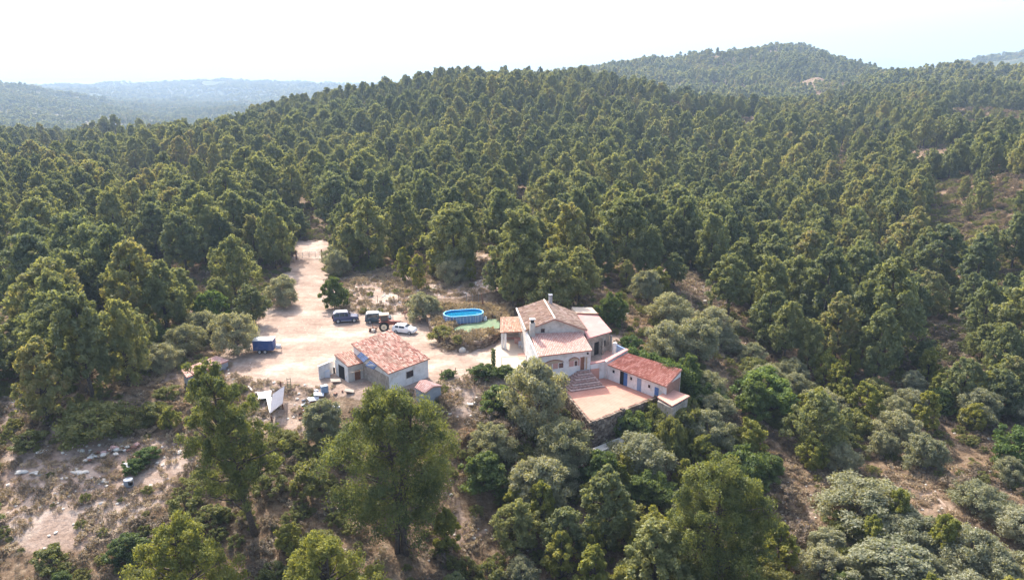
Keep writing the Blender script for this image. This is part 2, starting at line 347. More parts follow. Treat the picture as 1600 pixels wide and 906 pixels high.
# dirt sheets laid over the ground
def sheet(name, sdf, bounds, step=.5, lift=.035, m_='dirt', seed=1, rag=1.2):
    x0, x1, y0, y1 = bounds; xs = np.arange(x0, x1, step); ys = np.arange(y0, y1, step); X, Y = np.meshgrid(xs, ys, indexing='ij')
    D = sdf(X, Y) + (fbm(X / 2.2, Y / 2.2, seed, 3) - .5) * rag * 2; Z = height(X, Y) + lift
    # snap border vertices: drop the rim into the soil so no step shows
    Z = Z - .11 * sstep(-.6, 0.1, D)
    ix = np.arange(X.size).reshape(X.shape); q = np.stack([ix[:-1, :-1], ix[1:, :-1], ix[1:, 1:], ix[:-1, 1:]], -1).reshape(-1, 4)
    ok = (D.ravel()[q] < .3).all(1); q = q[ok]; used = np.unique(q); rm = np.zeros(X.size, int); rm[used] = np.arange(len(used))
    V = np.stack([X, Y, Z], -1).reshape(-1, 3)[used]
    return tag(link(name, fastmesh(name, V, rm[q], [M[m_]], smooth=True)), kind='structure')
sheet('yard', lambda X, Y: np.maximum(sdist(X, Y, YARD) + .3, .8 - sdist(X, Y, POOLPAD)), (-56, 22, 80, 178), .5)
def lane(name, pts, wid, seed):
    pl = [ground_at(*p)[:2] for p in pts]; xs = [p[0] for p in pl]; ys = [p[1] for p in pl]
    sheet(name, lambda X, Y: seg_dist(X, Y, pl, False) - wid, (min(xs) - 3, max(xs) + 3, min(ys) - 3, max(ys) + 3), .3 if wid < 1 else .6, .03, 'dirt', seed, .7 if wid > 1 else .25)
lane('path', [(684, 762), (698, 800), (722, 870)], .35, 7)
lane('track', [(487, 388), (492, 375), (470, 362)], 2.2, 8)
lane('path', [(1400, 738), (1452, 770), (1500, 815), (1590, 880)], .5, 9)
lane('path', [(1042, 424), (1075, 445), (1110, 470)], 1.1, 12)
lane('track', [(292, 288), (318, 296), (336, 326)], 2.0, 13)
# far mountains behind the plain
xs = np.radians(np.linspace(-60, 60, 400)); mz = 230 + 420 * (fbm(np.degrees(xs) / 5 + 7, xs * 0 + 3, 41, 5) - .45)
dd = [13500, 14500, 16000, 18000, 21000]; hh = [-60, .45, .8, 1.0, .2]; V = []
for k, d in enumerate(dd):
    z = mz * hh[k] if k else np.full(len(xs), -60.0); z = z + (fbm(np.degrees(xs) * 2, xs * 0 + k, 43, 4) - .5) * (90 if k else 0); V.append(np.stack([np.sin(xs) * d, np.cos(xs) * d, z], -1))
V = np.concatenate(V); nn = len(xs); ix = np.arange(5 * nn).reshape(5, nn); q = np.stack([ix[:-1, :-1], ix[:-1, 1:], ix[1:, 1:], ix[1:, :-1]], -1).reshape(-1, 4)
M['mountain'] = simple('mountain', (.10, .11, .09), .95, .3, .002)
tag(link('far_mountains', fastmesh('far_mountains', V, q, [M['mountain']], smooth=True)), kind='structure')

# ============================================================ BUILDINGS
M['white_wall'] = simple('white_wall', (.70, .69, .67), .85, .10, 1.6, dirt=(.42, .37, .31), dirt_amt=.85)
M['old_wall'] = simple('old_wall', (.55, .51, .46), .9, .14, 2.0, dirt=(.30, .26, .22), dirt_amt=.8)
M['rubble_wall'] = simple('rubble_wall', (.36, .31, .26), .95, .35, 2.2, dirt=(.16, .12, .09), dirt_amt=.8)
M['grey_wall'] = simple('grey_wall', (.30, .32, .35), .9, .12, 2.0, dirt=(.2, .2, .2))
M['stone'] = simple('stone', (.36, .30, .24), .95, .4, 1.6, dirt=(.18, .14, .11)); M['pale_stone'] = simple('pale_stone', (.62, .56, .48), .9, .2, 2.5)
M['tile_slab'] = simple('tile_slab', (.42, .20, .14), .8, .15, 3)
M['plaster_pink'] = simple('plaster_pink', (.50, .25, .225), .85, .08, 1.2, dirt=(.58, .36, .33), dirt_amt=.6)
M['terracotta_slab'] = simple('terracotta_slab', (.56, .30, .23), .85, .1, 1.5)
M['concrete'] = simple('concrete', (.50, .47, .42), .9, .12, 2.0, dirt=(.35, .3, .26))
M['patio_pale'] = simple('patio_pale', (.48, .40, .32), .9, .08, .8, dirt=(.55, .42, .33), dirt_amt=.6)
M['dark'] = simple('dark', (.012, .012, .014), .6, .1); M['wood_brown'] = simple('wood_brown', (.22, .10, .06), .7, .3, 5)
M['wood_rose'] = simple('wood_rose', (.50, .30, .26), .7, .15, 5); M['wood_beige'] = simple('wood_beige', (.42, .33, .24), .7, .15, 5)
M['blue_paint'] = simple('blue_paint', (.07, .16, .36), .6, .2, 4); M['blue_pale'] = simple('blue_pale', (.22, .30, .42), .6, .2, 4)
M['steel'] = simple('steel', (.28, .28, .29), .5, .15, 4, metal=.6); M['rust'] = simple('rust', (.20, .10, .07), .9, .4, 5)
M['white_sheet'] = simple('white_sheet', (.60, .61, .64), .5, .06, 1.5, dirt=(.5, .48, .44), dirt_amt=.5)
M['sheet_grey'] = simple('sheet_grey', (.26, .265, .31), .6, .1, 1.5, dirt=(.30, .26, .22), dirt_amt=.4); M['green_paint'] = simple('green_paint', (.05, .11, .07), .6, .2, 4)
m, t, b = mat('glass', .08, .6); b.inputs['Base Color'].default_value = (.015, .022, .032, 1); M['glass'] = m
def tilemat(name, stops, moss=None):
    m, t, b = mat(name, .85, .2); c = ramp(t, attr(t, 'tone'), stops)
    c = mixc(t, .6, c, ramp(t, noise(t, 5, 4), [(.3, (.75, .74, .72)), (.7, (1.12, 1.1, 1.1))]), 'MULTIPLY')
    if moss: c = mixc(t, ramp(t, noise(t, .55, 6, rough=.7), [(.46, (0, 0, 0)), (.66, (.75,) * 3)]), c, moss)
    t.links.new(c, b.inputs['Base Color']); M[name] = m
tilemat('tile_new', [(.0, (.58, .34, .29)), (.5, (.66, .43, .37)), (1, (.72, .53, .47))])
tilemat('tile_annex', [(.0, (.38, .15, .105)), (.5, (.50, .215, .155)), (1, (.62, .35, .28))])
tilemat('tile_shed', [(.0, (.26, .11, .085)), (.25, (.40, .19, .14)), (.5, (.60, .32, .25)), (.8, (.66, .45, .36)), (1, (.70, .58, .48))], moss=(.34, .25, .18))
tilemat('tile_old', [(.0, (.26, .16, .115)), (.4, (.44, .29, .21)), (.75, (.55, .38, .29)), (1, (.64, .50, .40))], moss=(.40, .29, .19))
def tiled_roof(A_, B_, C_, D_, mname, parent, colw=.25, tl=.42, name='tiled_roof', slab='tile_slab', seed=1, h=.085, thick=.12):
    """A,B eave left/right, C,D top right/left. A slab with rows of barrel tiles over it, joined"""
    A_, B_, C_, D_ = [Vector(p) for p in (A_, B_, C_, D_)]; rg = random.Random(seed); mb = MB()
    nrm = (B_ - A_).cross(D_ - A_).normalized(); nrm = nrm if nrm.z > 0 else -nrm
    P = lambda u, v: (A_ * (1 - u) + B_ * u) * (1 - v) + (D_ * (1 - u) + C_ * u) * v
    nc_ = max(3, int((B_ - A_).length / colw)); nr_ = max(2, int((D_ - A_).length / tl)); top = [P(0, 0), P(1, 0), P(1, 1), P(0, 1)]
    mb.add([p - nrm * thick for p in top] + top, [(0, 3, 2, 1), (4, 5, 6, 7), (0, 1, 5, 4), (1, 2, 6, 5), (2, 3, 7, 6), (3, 0, 4, 7)], 1)
    vs = []; fs = []; ts = []
    for i in range(nc_):
        for j in range(nr_):
            u0, u1 = (i + .12) / nc_, (i + .86) / nc_; v0, v1 = (j - .12) / nr_, (j + .98) / nr_; du = rg.uniform(-.03, .03) / nc_; tn = rg.random(); b0 = len(vs)
            for v, lift in ((v0, .035), (v1, .0)):
                for k in range(5):
                    s = k / 4; vs.append(P(u0 + du + (u1 - u0) * s, v) + nrm * (h * math.sin(math.pi * s) + lift + .004))
            fs += [(b0 + k, b0 + k + 1, b0 + 6 + k, b0 + 5 + k) for k in range(4)] + [(b0 + 4, b0 + 3, b0 + 2, b0 + 1, b0)]; ts += [tn] * 10
    b_ = len(mb.v); mb.v += [tuple(v) for v in vs]; mb.f += [tuple(q_ + b_ for q_ in f_) for f_ in fs]; mb.m += [0] * len(fs); mb.t += ts
    return tag(mb.build(name, [M[mname], M[slab]], parent), kind='stuff')
def V2(p, q, s, off=0):
    """point s metres from p towards q, off metres out to the right-hand side"""
    d = Vector((q[0] - p[0], q[1] - p[1])).normalized(); n_ = Vector((d.y, -d.x)); v = Vector(p[:2]) + d * s + n_ * off; return (v.x, v.y)
def panel(p, q, s0, s1, z0, z1, out, th, name, m_, parent, label=None):
    """flat panel on the wall line p->q standing proud by out (outer side right of p->q)"""
    a, b_ = V2(p, q, s0, out), V2(p, q, s1, out); c, d = V2(p, q, s1, out - th), V2(p, q, s0, out - th)
    o = MB().prism(ccw([a, b_, c, d]), z0, z1).build(name, M[m_], parent)
    if label: o['label'] = label
    return o
def window(p, q, s0, s1, z0, z1, parent, frame='white_wall', glass='glass', bars=0, name='window'):
    f_ = MB(); w_ = .07
    for (a, b_, c, d) in ((s0 - w_, s1 + w_, z0 - w_, z0), (s0 - w_, s1 + w_, z1, z1 + w_), (s0 - w_, s0, z0, z1), (s1, s1 + w_, z0, z1)):
        f_.prism(ccw([V2(p, q, a, .05), V2(p, q, b_, .05), V2(p, q, b_, -.03), V2(p, q, a, -.03)]), c, d)
    fr = f_.build('window', M[frame], parent); panel(p, q, s0, s1, z0, z1, .012, .03, 'pane', glass, fr)
    for i in range(bars):
        s = s0 + (s1 - s0) * (i + 1) / (bars + 1); panel(p, q, s - .015, s + .015, z0, z1, .04, .02, 'bar', 'rust', fr)
    return fr
def door(p, q, s0, s1, z0, z1, parent, m_, label=None):
    o = panel(p, q, s0, s1, z0, z1, .03, .05, 'door', m_, parent, label); panel(p, q, s1 - .14, s1 - .08, z0 + .95, z0 + 1.1, .06, .03, 'handle', 'steel', o)
    n_ = 3
    for i in range(n_): panel(p, q, s0 + (s1 - s0) * (i + .12) / n_, s0 + (s1 - s0) * (i + .88) / n_, z0 + .1, z1 - .1, .042, .015, 'plank', m_, o)
    return o
# ---------------- farmhouse
fh = empty('farmhouse', (0, 0, 0), 0, 'white farmhouse with a pink tiled front roof and an old brown tiled gable behind', 'house')
Af, Bf = (3.80, 93.72), (11.0, 96.0); Cf, Df = (10.0, 100.3), (2.75, 99.4)
MB().prism([Af, Bf, Cf, Df], -3.2, [2.78, 2.78, 3.85, 3.85]).build('wall', M['white_wall'], fh)
tiled_roof((3.55, 93.35, 2.92), (11.2, 95.75, 2.92), (10.1, 100.2, 4.02), (2.62, 99.35, 4.02), 'tile_new', fh, seed=2)
Uf = [(2.15, 99.36), (10.45, 100.24), (9.35, 108.2), (.95, 108.9)]
G, Gb = (6.15, 99.78, 6.12), (4.95, 108.55, 6.12)
mb = MB(); z_e, z_r = 4.52, 6.05
mb.add([(*Uf[0], -1), (*Uf[1], -1), (*Uf[1], 4.25), (G[0], G[1], z_r), (*Uf[0], z_e), (*Uf[3], -1), (*Uf[2], -1), (*Uf[2], 4.25), (Gb[0], Gb[1], z_r), (*Uf[3], z_e)],
       [(0, 1, 2, 3, 4), (9, 8, 7, 6, 5), (0, 4, 9, 5), (1, 6, 7, 2), (2, 7, 8, 3), (3, 8, 9, 4), (0, 5, 6, 1)]); mb.build('wall', M['old_wall'], fh)
tiled_roof((.62, 109.1, 4.6), (1.85, 99.1, 4.6), (6.13, 99.5, 6.2), (4.9, 108.8, 6.2), 'tile_old', fh, seed=3, colw=.27)
tiled_roof((10.85, 99.95, 4.3), (9.7, 108.4, 4.3), (4.96, 108.8, 6.19), (6.19, 99.5, 6.19), 'tile_old', fh, seed=4, colw=.27)
MB().tube([(6.16, 99.45, 6.28), (4.95, 108.6, 6.28)], .13, 6).build('ridge_cap', M['pale_stone'], fh)
MB().tube([(.68, 109.1, 4.72), (1.9, 99.0, 4.72)], .12, 4).build('verge', M['white_wall'], fh)
window(Uf[0], Uf[1], 2.0, 2.55, 4.15, 4.75, fh, 'old_wall')
MB().prism([(1.9, 99.0), (3.5, 93.6), (3.78, 93.7), (2.2, 99.1)], -1.5, [4.3, 2.6, 2.6, 4.3]).build('side_wall', M['white_wall'], fh)
window((2.2, 99.0), (3.5, 93.65), 1.2, 2.0, 1.2, 2.2, fh)
# chimneys
ch = MB().box((2.9, 98.85, 4.9), (.75, .6, 2.0), R(8)).build('chimney', M['old_wall'], fh)
MB().box((2.9, 98.85, 6.13), (.5, .42, .46), R(8)).build('flue', M['dark'], ch); MB().box((2.9, 98.85, 6.42), (.8, .66, .12), R(8)).build('cap', M['white_wall'], ch)
ch = MB().box((5.9, 107.8, 6.5), (.5, .5, 1.5), R(8)).build('chimney', M['grey_wall'], fh); MB().box((5.9, 107.8, 7.3), (.62, .62, .1), R(8)).build('cap', M['grey_wall'], ch)
# front windows with shutters and brick arches
def arch(p, q, s0, s1, zs, rise, parent):
    pts = []; n_ = 10
    for i in range(n_ + 1): s = s0 + (s1 - s0) * i / n_; pts.append((s, zs + rise * math.sin(math.pi * i / n_) ** .8 + .02))
    mb_ = MB(); fr = []; bk = []
    for s, z in [(s0, zs)] + pts + [(s1, zs)]:
        a = V2(p, q, s, .035); b_ = V2(p, q, s, -.02); fr.append((*a, z)); bk.append((*b_, z))
    k = len(fr); mb_.add(fr + bk, [tuple(range(k)), tuple(range(k, 2 * k))[::-1]] + [(i, i + k, (i + 1) % k + k, (i + 1) % k) for i in range(k)]); ar = mb_.build('arch', M['wood_beige'], parent)
    for i in range(n_):
        (sa, za), (sb, zb) = pts[i], pts[i + 1]; P_ = [(*V2(p, q, sa, .06), za), (*V2(p, q, sb, .06), zb), (*V2(p, q, sb, .06), zb + .13), (*V2(p, q, sa, .06), za + .13)]; Q_ = [(*V2(p, q, sa, 0), za), (*V2(p, q, sb, 0), zb), (*V2(p, q, sb, 0), zb + .13), (*V2(p, q, sa, 0), za + .13)]
        MB().add(P_ + Q_, [(0, 1, 2, 3), (7, 6, 5, 4), (0, 4, 5, 1), (1, 5, 6, 2), (2, 6, 7, 3), (3, 7, 4, 0)]).build('brick', M['wood_brown'], ar)
arch(Af, Bf, .55, 3.5, 1.5, .42, fh); arch(Af, Bf, 4.25, 5.85, 1.55, .42, fh)
panel(Af, Bf, .95, 1.75, .7, 1.49, .05, .06, 'shutter', 'wood_beige', fh, 'beige shutter, left one of the wide arched window'); panel(Af, Bf, 1.95, 2.65, .7, 1.49, .05, .06, 'shutter', 'wood_rose', fh, 'rose shutter'); window(Af, Bf, 2.8, 3.45, .72, 1.47, fh)
panel(Af, Bf, 4.35, 5.0, .75, 1.54, .05, .06, 'shutter', 'wood_rose', fh); window(Af, Bf, 5.12, 5.55, .75, 1.5, fh); panel(Af, Bf, 5.66, 5.86, .75, 1.54, .05, .06, 'shutter', 'wood_rose', fh)
panel(Af, Bf, 5.97, 6.05, .0, 2.0, .06, .08, 'door_frame', 'wood_rose', fh); door(Af, Bf, 6.06, 6.62, .02, 1.95, fh, 'wood_brown'); panel(Af, Bf, 6.63, 6.71, .0, 2.0, .06, .08, 'door_frame', 'white_wall', fh); panel(Af, Bf, 6.8, 7.05, .02, 1.9, .03, .05, 'shutter', 'wood_beige', fh)
panel(Af, Bf, 6.95, 7.15, 2.3, 2.55, .2, .2, 'lantern', 'dark', fh)
# right wing: sloping pink roof over stone walls
MB().prism([(10.5, 99.9), (14.5, 103.3), (13.3, 109.2), (10.1, 109.5)], -.5, 2.98).build('wall', M['rubble_wall'], fh, )
MB().prism([(10.85, 99.55), (14.85, 103.0), (13.6, 109.7), (10.0, 109.9)], [3.1, 2.95, 3.15, 3.3], [3.26, 3.11, 3.31, 3.46]).build('flat_roof', M['plaster_pink'], fh)
MB().prism([(10.2, 109.95), (13.5, 109.75), (12.9, 113.0), (9.6, 113.2)], 0, 3.6).build('rear_room', M['patio_pale'], fh)
MB().prism([(10.1, 109.9), (13.6, 109.7), (13.58, 110.0), (10.1, 110.2)], 3.47, 3.62).build('gutter', M['wood_brown'], fh)
pw = ((10.7, 99.9), (14.5, 103.3))
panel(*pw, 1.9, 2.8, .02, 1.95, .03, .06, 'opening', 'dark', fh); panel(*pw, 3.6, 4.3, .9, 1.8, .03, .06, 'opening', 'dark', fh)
for s_ in (3.1, 4.9): 
    a = V2(*pw, s_, .5); MB().box((a[0], a[1], 1.3), (.3, .3, 2.6), R(40)).build('buttress', M['rubble_wall'], fh)
# left porch
tiled_roof((-1.75, 103.45, 2.75), (2.05, 104.0, 2.75), (1.1, 109.0, 3.35), (-1.8, 108.8, 3.35), 'tile_old', fh, seed=6, colw=.27, name='porch_roof')
for p_ in ((-1.45, 103.9), (-1.0, 103.6), (1.6, 104.2), (-1.55, 108.5)): MB().box((p_[0], p_[1], 1.3), (.34, .34, 2.62), R(6)).build('pillar', M['white_wall'], fh)
MB().box((-.1, 108.6, 1.45), (3.0, .25, 2.9), R(3)).build('porch_wall', M['patio_pale'], fh)
MB().box((.9, 106.2, .45), (1.0, .6, .9), R(5)).build('counter', M['wood_rose'], fh)
# ---------------- patio paving
pp = [at(*p)[:2] for p in [(767, 549), (783, 532), (783, 516), (838, 516), (838, 575), (832, 579), (773, 582)]]
tag(MB().prism(ccw(pp), -.6, .06).build('patio', M['patio_pale']), kind='structure')
rp = [(11.0, 95.7), (13.6, 96.9), (16.6, 98.9), (16.0, 102.5), (14.6, 103.5), (10.5, 99.9)]
tag(MB().prism(ccw(rp), -2.5, .03).build('patio', M['terracotta_slab']), kind='structure')
# ---------------- terrace
TZ = -1.6
te = empty('terrace', (0, 0, 0), 0, 'sunlit terracotta terrace below the farmhouse steps, held by a stone wall', 'terrace')
P1, P2, P3, P4 = (7.3, 92.3), (9.92, 82.87), (19.6, 90.35), (13.35, 96.62)
MB().prism(ccw([P1, P2, P3, P4, (10.9, 95.75), (6.9, 94.2)]), -8, TZ - .06).build('base', M['rubble_wall'], te)
m, t, b = mat('terrace_tiles', .8, .25)
br = nd(t, 'ShaderNodeTexBrick'); br.offset = 0; br.inputs['Scale'].default_value = 1; br.inputs['Mortar Size'].default_value = .02; br.inputs['Brick Width'].default_value = .45; br.inputs['Row Height'].default_value = .45
br.inputs['Color1'].default_value = (.44, .19, .135, 1); br.inputs['Color2'].default_value = (.50, .23, .165, 1); br.inputs['Mortar'].default_value = (.46, .28, .22, 1)
mp = nd(t, 'ShaderNodeMapping'); mp.inputs['Rotation'].default_value = (0, 0, R(38)); t.links.new(nd(t, 'ShaderNodeNewGeometry').outputs['Position'], mp.inputs[0]); t.links.new(mp.outputs[0], br.inputs[0])
o = mixc(t, ramp(t, noise(t, .5, 5), [(.4, (0, 0, 0)), (.7, (.6,) * 3)]), br.outputs[0], (.54, .29, .22)); t.links.new(o, b.inputs['Base Color']); M['terrace_tiles'] = m
MB().prism(ccw([P1, P2, P3, P4, (10.9, 95.75), (6.9, 94.2)]), TZ - .057, TZ).build('paving', M['terrace_tiles'], te)
# masonry wall of individual stones (too small to tell apart): one joined part
def stone_wall(name, pts, z0, z1, parent, m_='stone', sw=.42, sh=.26, th=.5, seed=1, top=None):
    rg = random.Random(seed); mb_ = MB()
    for i in range(len(pts) - 1):
        a, b_ = Vector(pts[i][:2]), Vector(pts[i + 1][:2]); L = (b_ - a).length; ang = math.atan2(b_.y - a.y, b_.x - a.x); z = z0; row = 0
        while z < z1 - .02:
            h_ = sh * rg.uniform(.8, 1.2); s = -sw * .3 if row % 2 else 0
            while s < L:
                w_ = sw * rg.uniform(.6, 1.4); c = a + (b_ - a).normalized() * (s + w_ / 2)
                mb_.box((c.x + rg.uniform(-.04, .04), c.y + rg.uniform(-.04, .04), z + h_ / 2), (w_ * .93, th + rg.uniform(-.1, .1), h_ * .93), ang + rg.uniform(-.06, .06), 0, (rg.uniform(-.06, .06), rg.uniform(-.06, .06)), rg.random()); s += w_
            z += h_; row += 1
    o = mb_.build(name, M[m_], parent); return tag(o, kind='stuff') if parent is not None else o
m, t, b = mat('masonry', .95, .1); c = ramp(t, attr(t, 'tone'), [(0, (.12, .085, .065)), (.5, (.20, .15, .115)), (1, (.33, .26, .20))]); c = mixc(t, .7, c, ramp(t, noise(t, 4, 5), [(.3, (.6,) * 3), (.7, (1.2,) * 3)]), 'MULTIPLY'); t.links.new(c, b.inputs['Base Color']); bump(t, b, noise(t, 9, 4), .04, .6); M['masonry'] = m
stone_wall('retaining_wall', [(9.95, 82.55), (19.9, 90.25)], -6.5, TZ + .12, te, 'masonry', seed=3)
stone_wall('retaining_wall', [(6.9, 92.5), (9.65, 82.7)], -5.5, TZ - .05, te, 'masonry', seed=4, th=.35)
for s_, hh_ in ((.1, .35), (4.3, .3), (5.3, .45), (11.8, .4)):
    a = V2((9.92, 82.6), (19.85, 90.3), s_, 0); MB().box((a[0], a[1], TZ + hh_ / 2), (.5, .5, hh_), R(38)).build('pier', M['masonry'], te)
panel((9.92, 82.3), (19.85, 90.0), 4.6, 5.3, -3.9, -2.0, .16, .1, 'door', 'grey_wall', te)
MB().prism(ccw([(10.2, 79.9), (14.2, 83.0), (13.6, 84.0), (9.7, 81.0)]), -8, -4.3).build('lower_wall', M['concrete'], te)
# stairs: broad flight widening downwards
st = empty('staircase', (0, 0, 0), 0, 'pyramid of worn reddish stone steps climbing from the terrace to the brown door', 'staircase')
dU = (Vector(Bf) - Vector(Af)).normalized(); dN = Vector((dU.y, -dU.x)); c0 = Vector(Af) + dU * 6.35
m, t, b = mat('step_stone', .9, .1); c = ramp(t, noise(t, 3.5, 6, rough=.75), [(.3, (.22, .12, .10)), (.5, (.40, .25, .21)), (.68, (.60, .48, .43))]); t.links.new(c, b.inputs['Base Color']); bump(t, b, noise(t, 6, 5), .05, .6); M['step_stone'] = m
M['step_pale'] = simple('step_pale', (.52, .38, .33), .9, .25, 3)
for k in range(8):
    hl = .9 + .37 * k; hr = .95 + .17 * k; dp = .55 + .36 * k; z1_ = -.02 - k * .2; p_ = []
    for sx, sy in ((-hl, .05), (-hl * .86, dp), (hr * .96, dp * .97), (hr, .05)): v = c0 + dU * sx + dN * sy; p_.append((v.x, v.y))
    sp = MB().prism(ccw(p_), z1_ - .22 if k < 7 else -1.7, z1_).build('step', M['step_stone'], st, bevel=.02)
    mbn = MB(); rg = random.Random(k)     # uneven nosing stones
    a, b_ = Vector(p_[1]), Vector(p_[2]); n_ = int((b_ - a).length / .42)
    for i in range(n_):
        c = a.lerp(b_, (i + .5) / n_); mbn.box((c.x, c.y, z1_ - .05), ((b_ - a).length / n_ * .92, .26, .13 + rg.uniform(0, .05)), math.atan2((b_ - a).y, (b_ - a).x) + rg.uniform(-.08, .08))
    mbn.build('nosing', M['step_pale'] if k % 2 else M['step_stone'], sp)
# white wall between terrace and right patio
gw = empty('boundary_wall', (0, 0, 0), 0, 'low white wall with a pink coping between the farmhouse and the annex', 'wall')
MB().prism(ccw([(11.05, 95.85), (13.4, 96.7), (13.3, 97.0), (10.95, 96.15)]), -2.5, [.75, .95, .95, .75][::1]).build('wall', M['white_wall'], gw)
MB().prism(ccw([(13.2, 96.2), (16.5, 98.2), (16.3, 98.5), (13.0, 96.9)]), -2.5, [1.0, 2.0, 2.0, 1.0]).build('wall', M['white_wall'], gw)
MB().prism(ccw([(11.0, 95.75), (13.45, 96.6), (13.3, 97.08), (10.9, 96.25)]), [.76, .96, .96, .76], [.86, 1.06, 1.06, .86]).build('coping', M['plaster_pink'], gw)
MB().prism(ccw([(13.5, 96.2), (16.6, 98.1), (16.3, 98.6), (13.2, 97.0)]), [1.01, 2.01, 2.01, 1.01], [1.13, 2.13, 2.13, 1.13]).build('coping', M['plaster_pink'], gw)
ow = empty('garden_wall', (0, 0, 0), 0, 'short white wall with a square pillar at the back of the right patio', 'wall')
MB().box((15.0, 100.6, 1.1), (.45, .45, 2.2), R(30)).build('pillar', M['white_wall'], ow); MB().prism(ccw([(15.2, 100.4), (17.3, 98.9), (17.5, 99.1), (15.4, 100.65)]), 0, [1.9, 1.3, 1.3, 1.9]).build('wall', M['blue_pale'], ow)
# ---------------- annex
an = empty('annex', (0, 0, 0), 0, 'low white outbuilding with a red tiled lean-to roof and blue doors beside the terrace', 'outbuilding')
a0, a1, a2, a3 = (13.42, 96.3), (20.25, 88.75), (22.7, 91.7), (16.3, 98.0)
MB().prism([a0, a1, a2, a3], -6, [.66, .66, 1.42, 1.42]).build('wall', M['white_wall'], an)
tiled_roof((13.35, 95.75, .74), (20.1, 88.2, .74), (22.9, 91.9, 1.62), (16.35, 97.95, 1.62), 'tile_annex', an, seed=9, colw=.29, h=.11)
L_ = math.hypot(a1[0] - a0[0], a1[1] - a0[1])
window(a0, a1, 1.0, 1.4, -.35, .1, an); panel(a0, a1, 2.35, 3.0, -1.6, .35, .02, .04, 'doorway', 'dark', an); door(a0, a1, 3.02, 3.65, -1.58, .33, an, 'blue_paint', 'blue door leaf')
window(a0, a1, 4.15, 4.5, -.4, .05, an); door(a0, a1, 5.35, 6.05, -1.58, .25, an, 'blue_pale', 'faded pale blue door'); window(a0, a1, 7.2, 7.6, -.55, -.1, an); door(a0, a1, 8.3, 8.95, -1.58, -.1, an, 'blue_paint', 'low blue door at the right end')
M['brown_plaster'] = simple('brown_plaster', (.33, .19, .14), .9, .2, 2)
panel(a1, a2, .02, 3.7, -3, .7, .03, .06, 'gable', 'brown_plaster', an, 'bare reddish brown gable')
tk = empty('store_shed', (0, 0, 0), 0, 'small store with a flat pink slab roof built against the end of the annex', 'shed')
MB().prism(ccw([(18.9, 87.6), (20.4, 85.2), (23.0, 88.3), (21.0, 90.0)]), -6, -.95).build('wall', M['rubble_wall'], tk)
MB().prism(ccw([at(1027, 620, -.6)[:2], at(1050, 636, -.8)[:2], at(1078, 617, -.5)[:2], at(1046, 603, -.3)[:2]]), [-.75] * 4, [-.6] * 4).build('roof', M['terracotta_slab'], tk)
# ---------------- shed in the yard
sh = empty('shed', (0, 0, 0), 0, 'white shed in the yard under a big mottled tile roof sloping to the front', 'shed')
NL, NT, NR, NF = at(548.5, 537, 4.2), at(610, 515, 4.2), at(672, 560, 2.75), at(607, 584, 2.75)
def inset(q, d):
    c = sum((Vector(p[:2]) for p in q), Vector((0, 0))) / 4; return [tuple(Vector(p[:2]) + (c - Vector(p[:2])).normalized() * d) for p in q]
iw = inset([NL, NT, NR, NF], .3)
MB().prism(ccw([iw[3], iw[2], iw[1], iw[0]]), -2, [2.62, 2.62, 4.07, 4.07]).build('wall', M['white_wall'], sh)
tiled_roof(NF, NR, NT, NL, 'tile_shed', sh, seed=12, colw=.25, tl=.40)
window(iw[3], iw[2], 2.9, 4.1, 1.05, 1.95, sh, 'old_wall', bars=4)
sL, sT, sR, sF = at(522, 553.5, 3.0), at(550, 545.5, 3.0), at(568, 566, 2.35), at(543.5, 572.5, 2.35)
q4 = inset([sF, sR, sT, sL], .15)
tiled_roof(sF, sR, sT, sL, 'tile_shed', sh, seed=13, colw=.25, tl=.40)
MB().prism(ccw(q4) if ccw(q4) is q4 else q4, -1.5, [2.2, 2.2, 2.85, 2.85]).build('wall', M['old_wall'], sh)
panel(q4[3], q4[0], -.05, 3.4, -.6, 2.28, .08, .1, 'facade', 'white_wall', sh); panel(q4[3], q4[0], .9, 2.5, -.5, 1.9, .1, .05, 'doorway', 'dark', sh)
MB().prism(ccw([q4[1], iw[0], iw[3]]), -1.5, 2.2).build('wall', M['rubble_wall'], sh)
door(q4[0], q4[1], .9, 1.75, -.5, 1.45, sh, 'wood_brown')
aw = at(547.5, 583, 1.75), at(549, 580, 1.95), at(570, 574, 1.95), at(569, 576.5, 1.75)
MB().prism(ccw([p[:2] for p in aw]), 1.72, 1.8).build('awning', M['wood_beige'], sh)
def slab4(pts, th, name, m_, parent, mb_=None):
    P_ = [Vector(p) for p in pts]; n_ = (P_[1] - P_[0]).cross(P_[3] - P_[0]).normalized(); n_ = n_ if n_.z > 0 else -n_
    return MB().add([p - n_ * th for p in P_] + P_, [(0, 3, 2, 1), (4, 5, 6, 7), (0, 1, 5, 4), (1, 2, 6, 5), (2, 3, 7, 6), (3, 0, 4, 7)]).build(name, M[m_], parent)
m, t, b = mat('solar', .15, .8); b.inputs['Base Color'].default_value = (.06, .10, .24, 1); M['solar'] = m
def solar(pts, label):
    e = empty('solar_panel', pts[0], 0, label, 'solar panel'); P_ = [Vector(p) - Vector(pts[0]) for p in pts]
    slab4(P_, .05, 'frame', 'steel', e); c = sum(P_, Vector()) / 4; n_ = (P_[1] - P_[0]).cross(P_[3] - P_[0]).normalized(); n_ = n_ if n_.z > 0 else -n_
    for i in range(2):
        for j in range(3):
            f = lambda u, v: (P_[0] * (1 - u) + P_[1] * u) * (1 - v) + (P_[3] * (1 - u) + P_[2] * u) * v
            u0, u1, v0, v1 = (i + .06) / 2, (i + .94) / 2, (j + .05) / 3, (j + .95) / 3; slab4([f(u0, v0) + n_ * .02, f(u1, v0) + n_ * .02, f(u1, v1) + n_ * .02, f(u0, v1) + n_ * .02], .025, 'cell', 'solar', e)
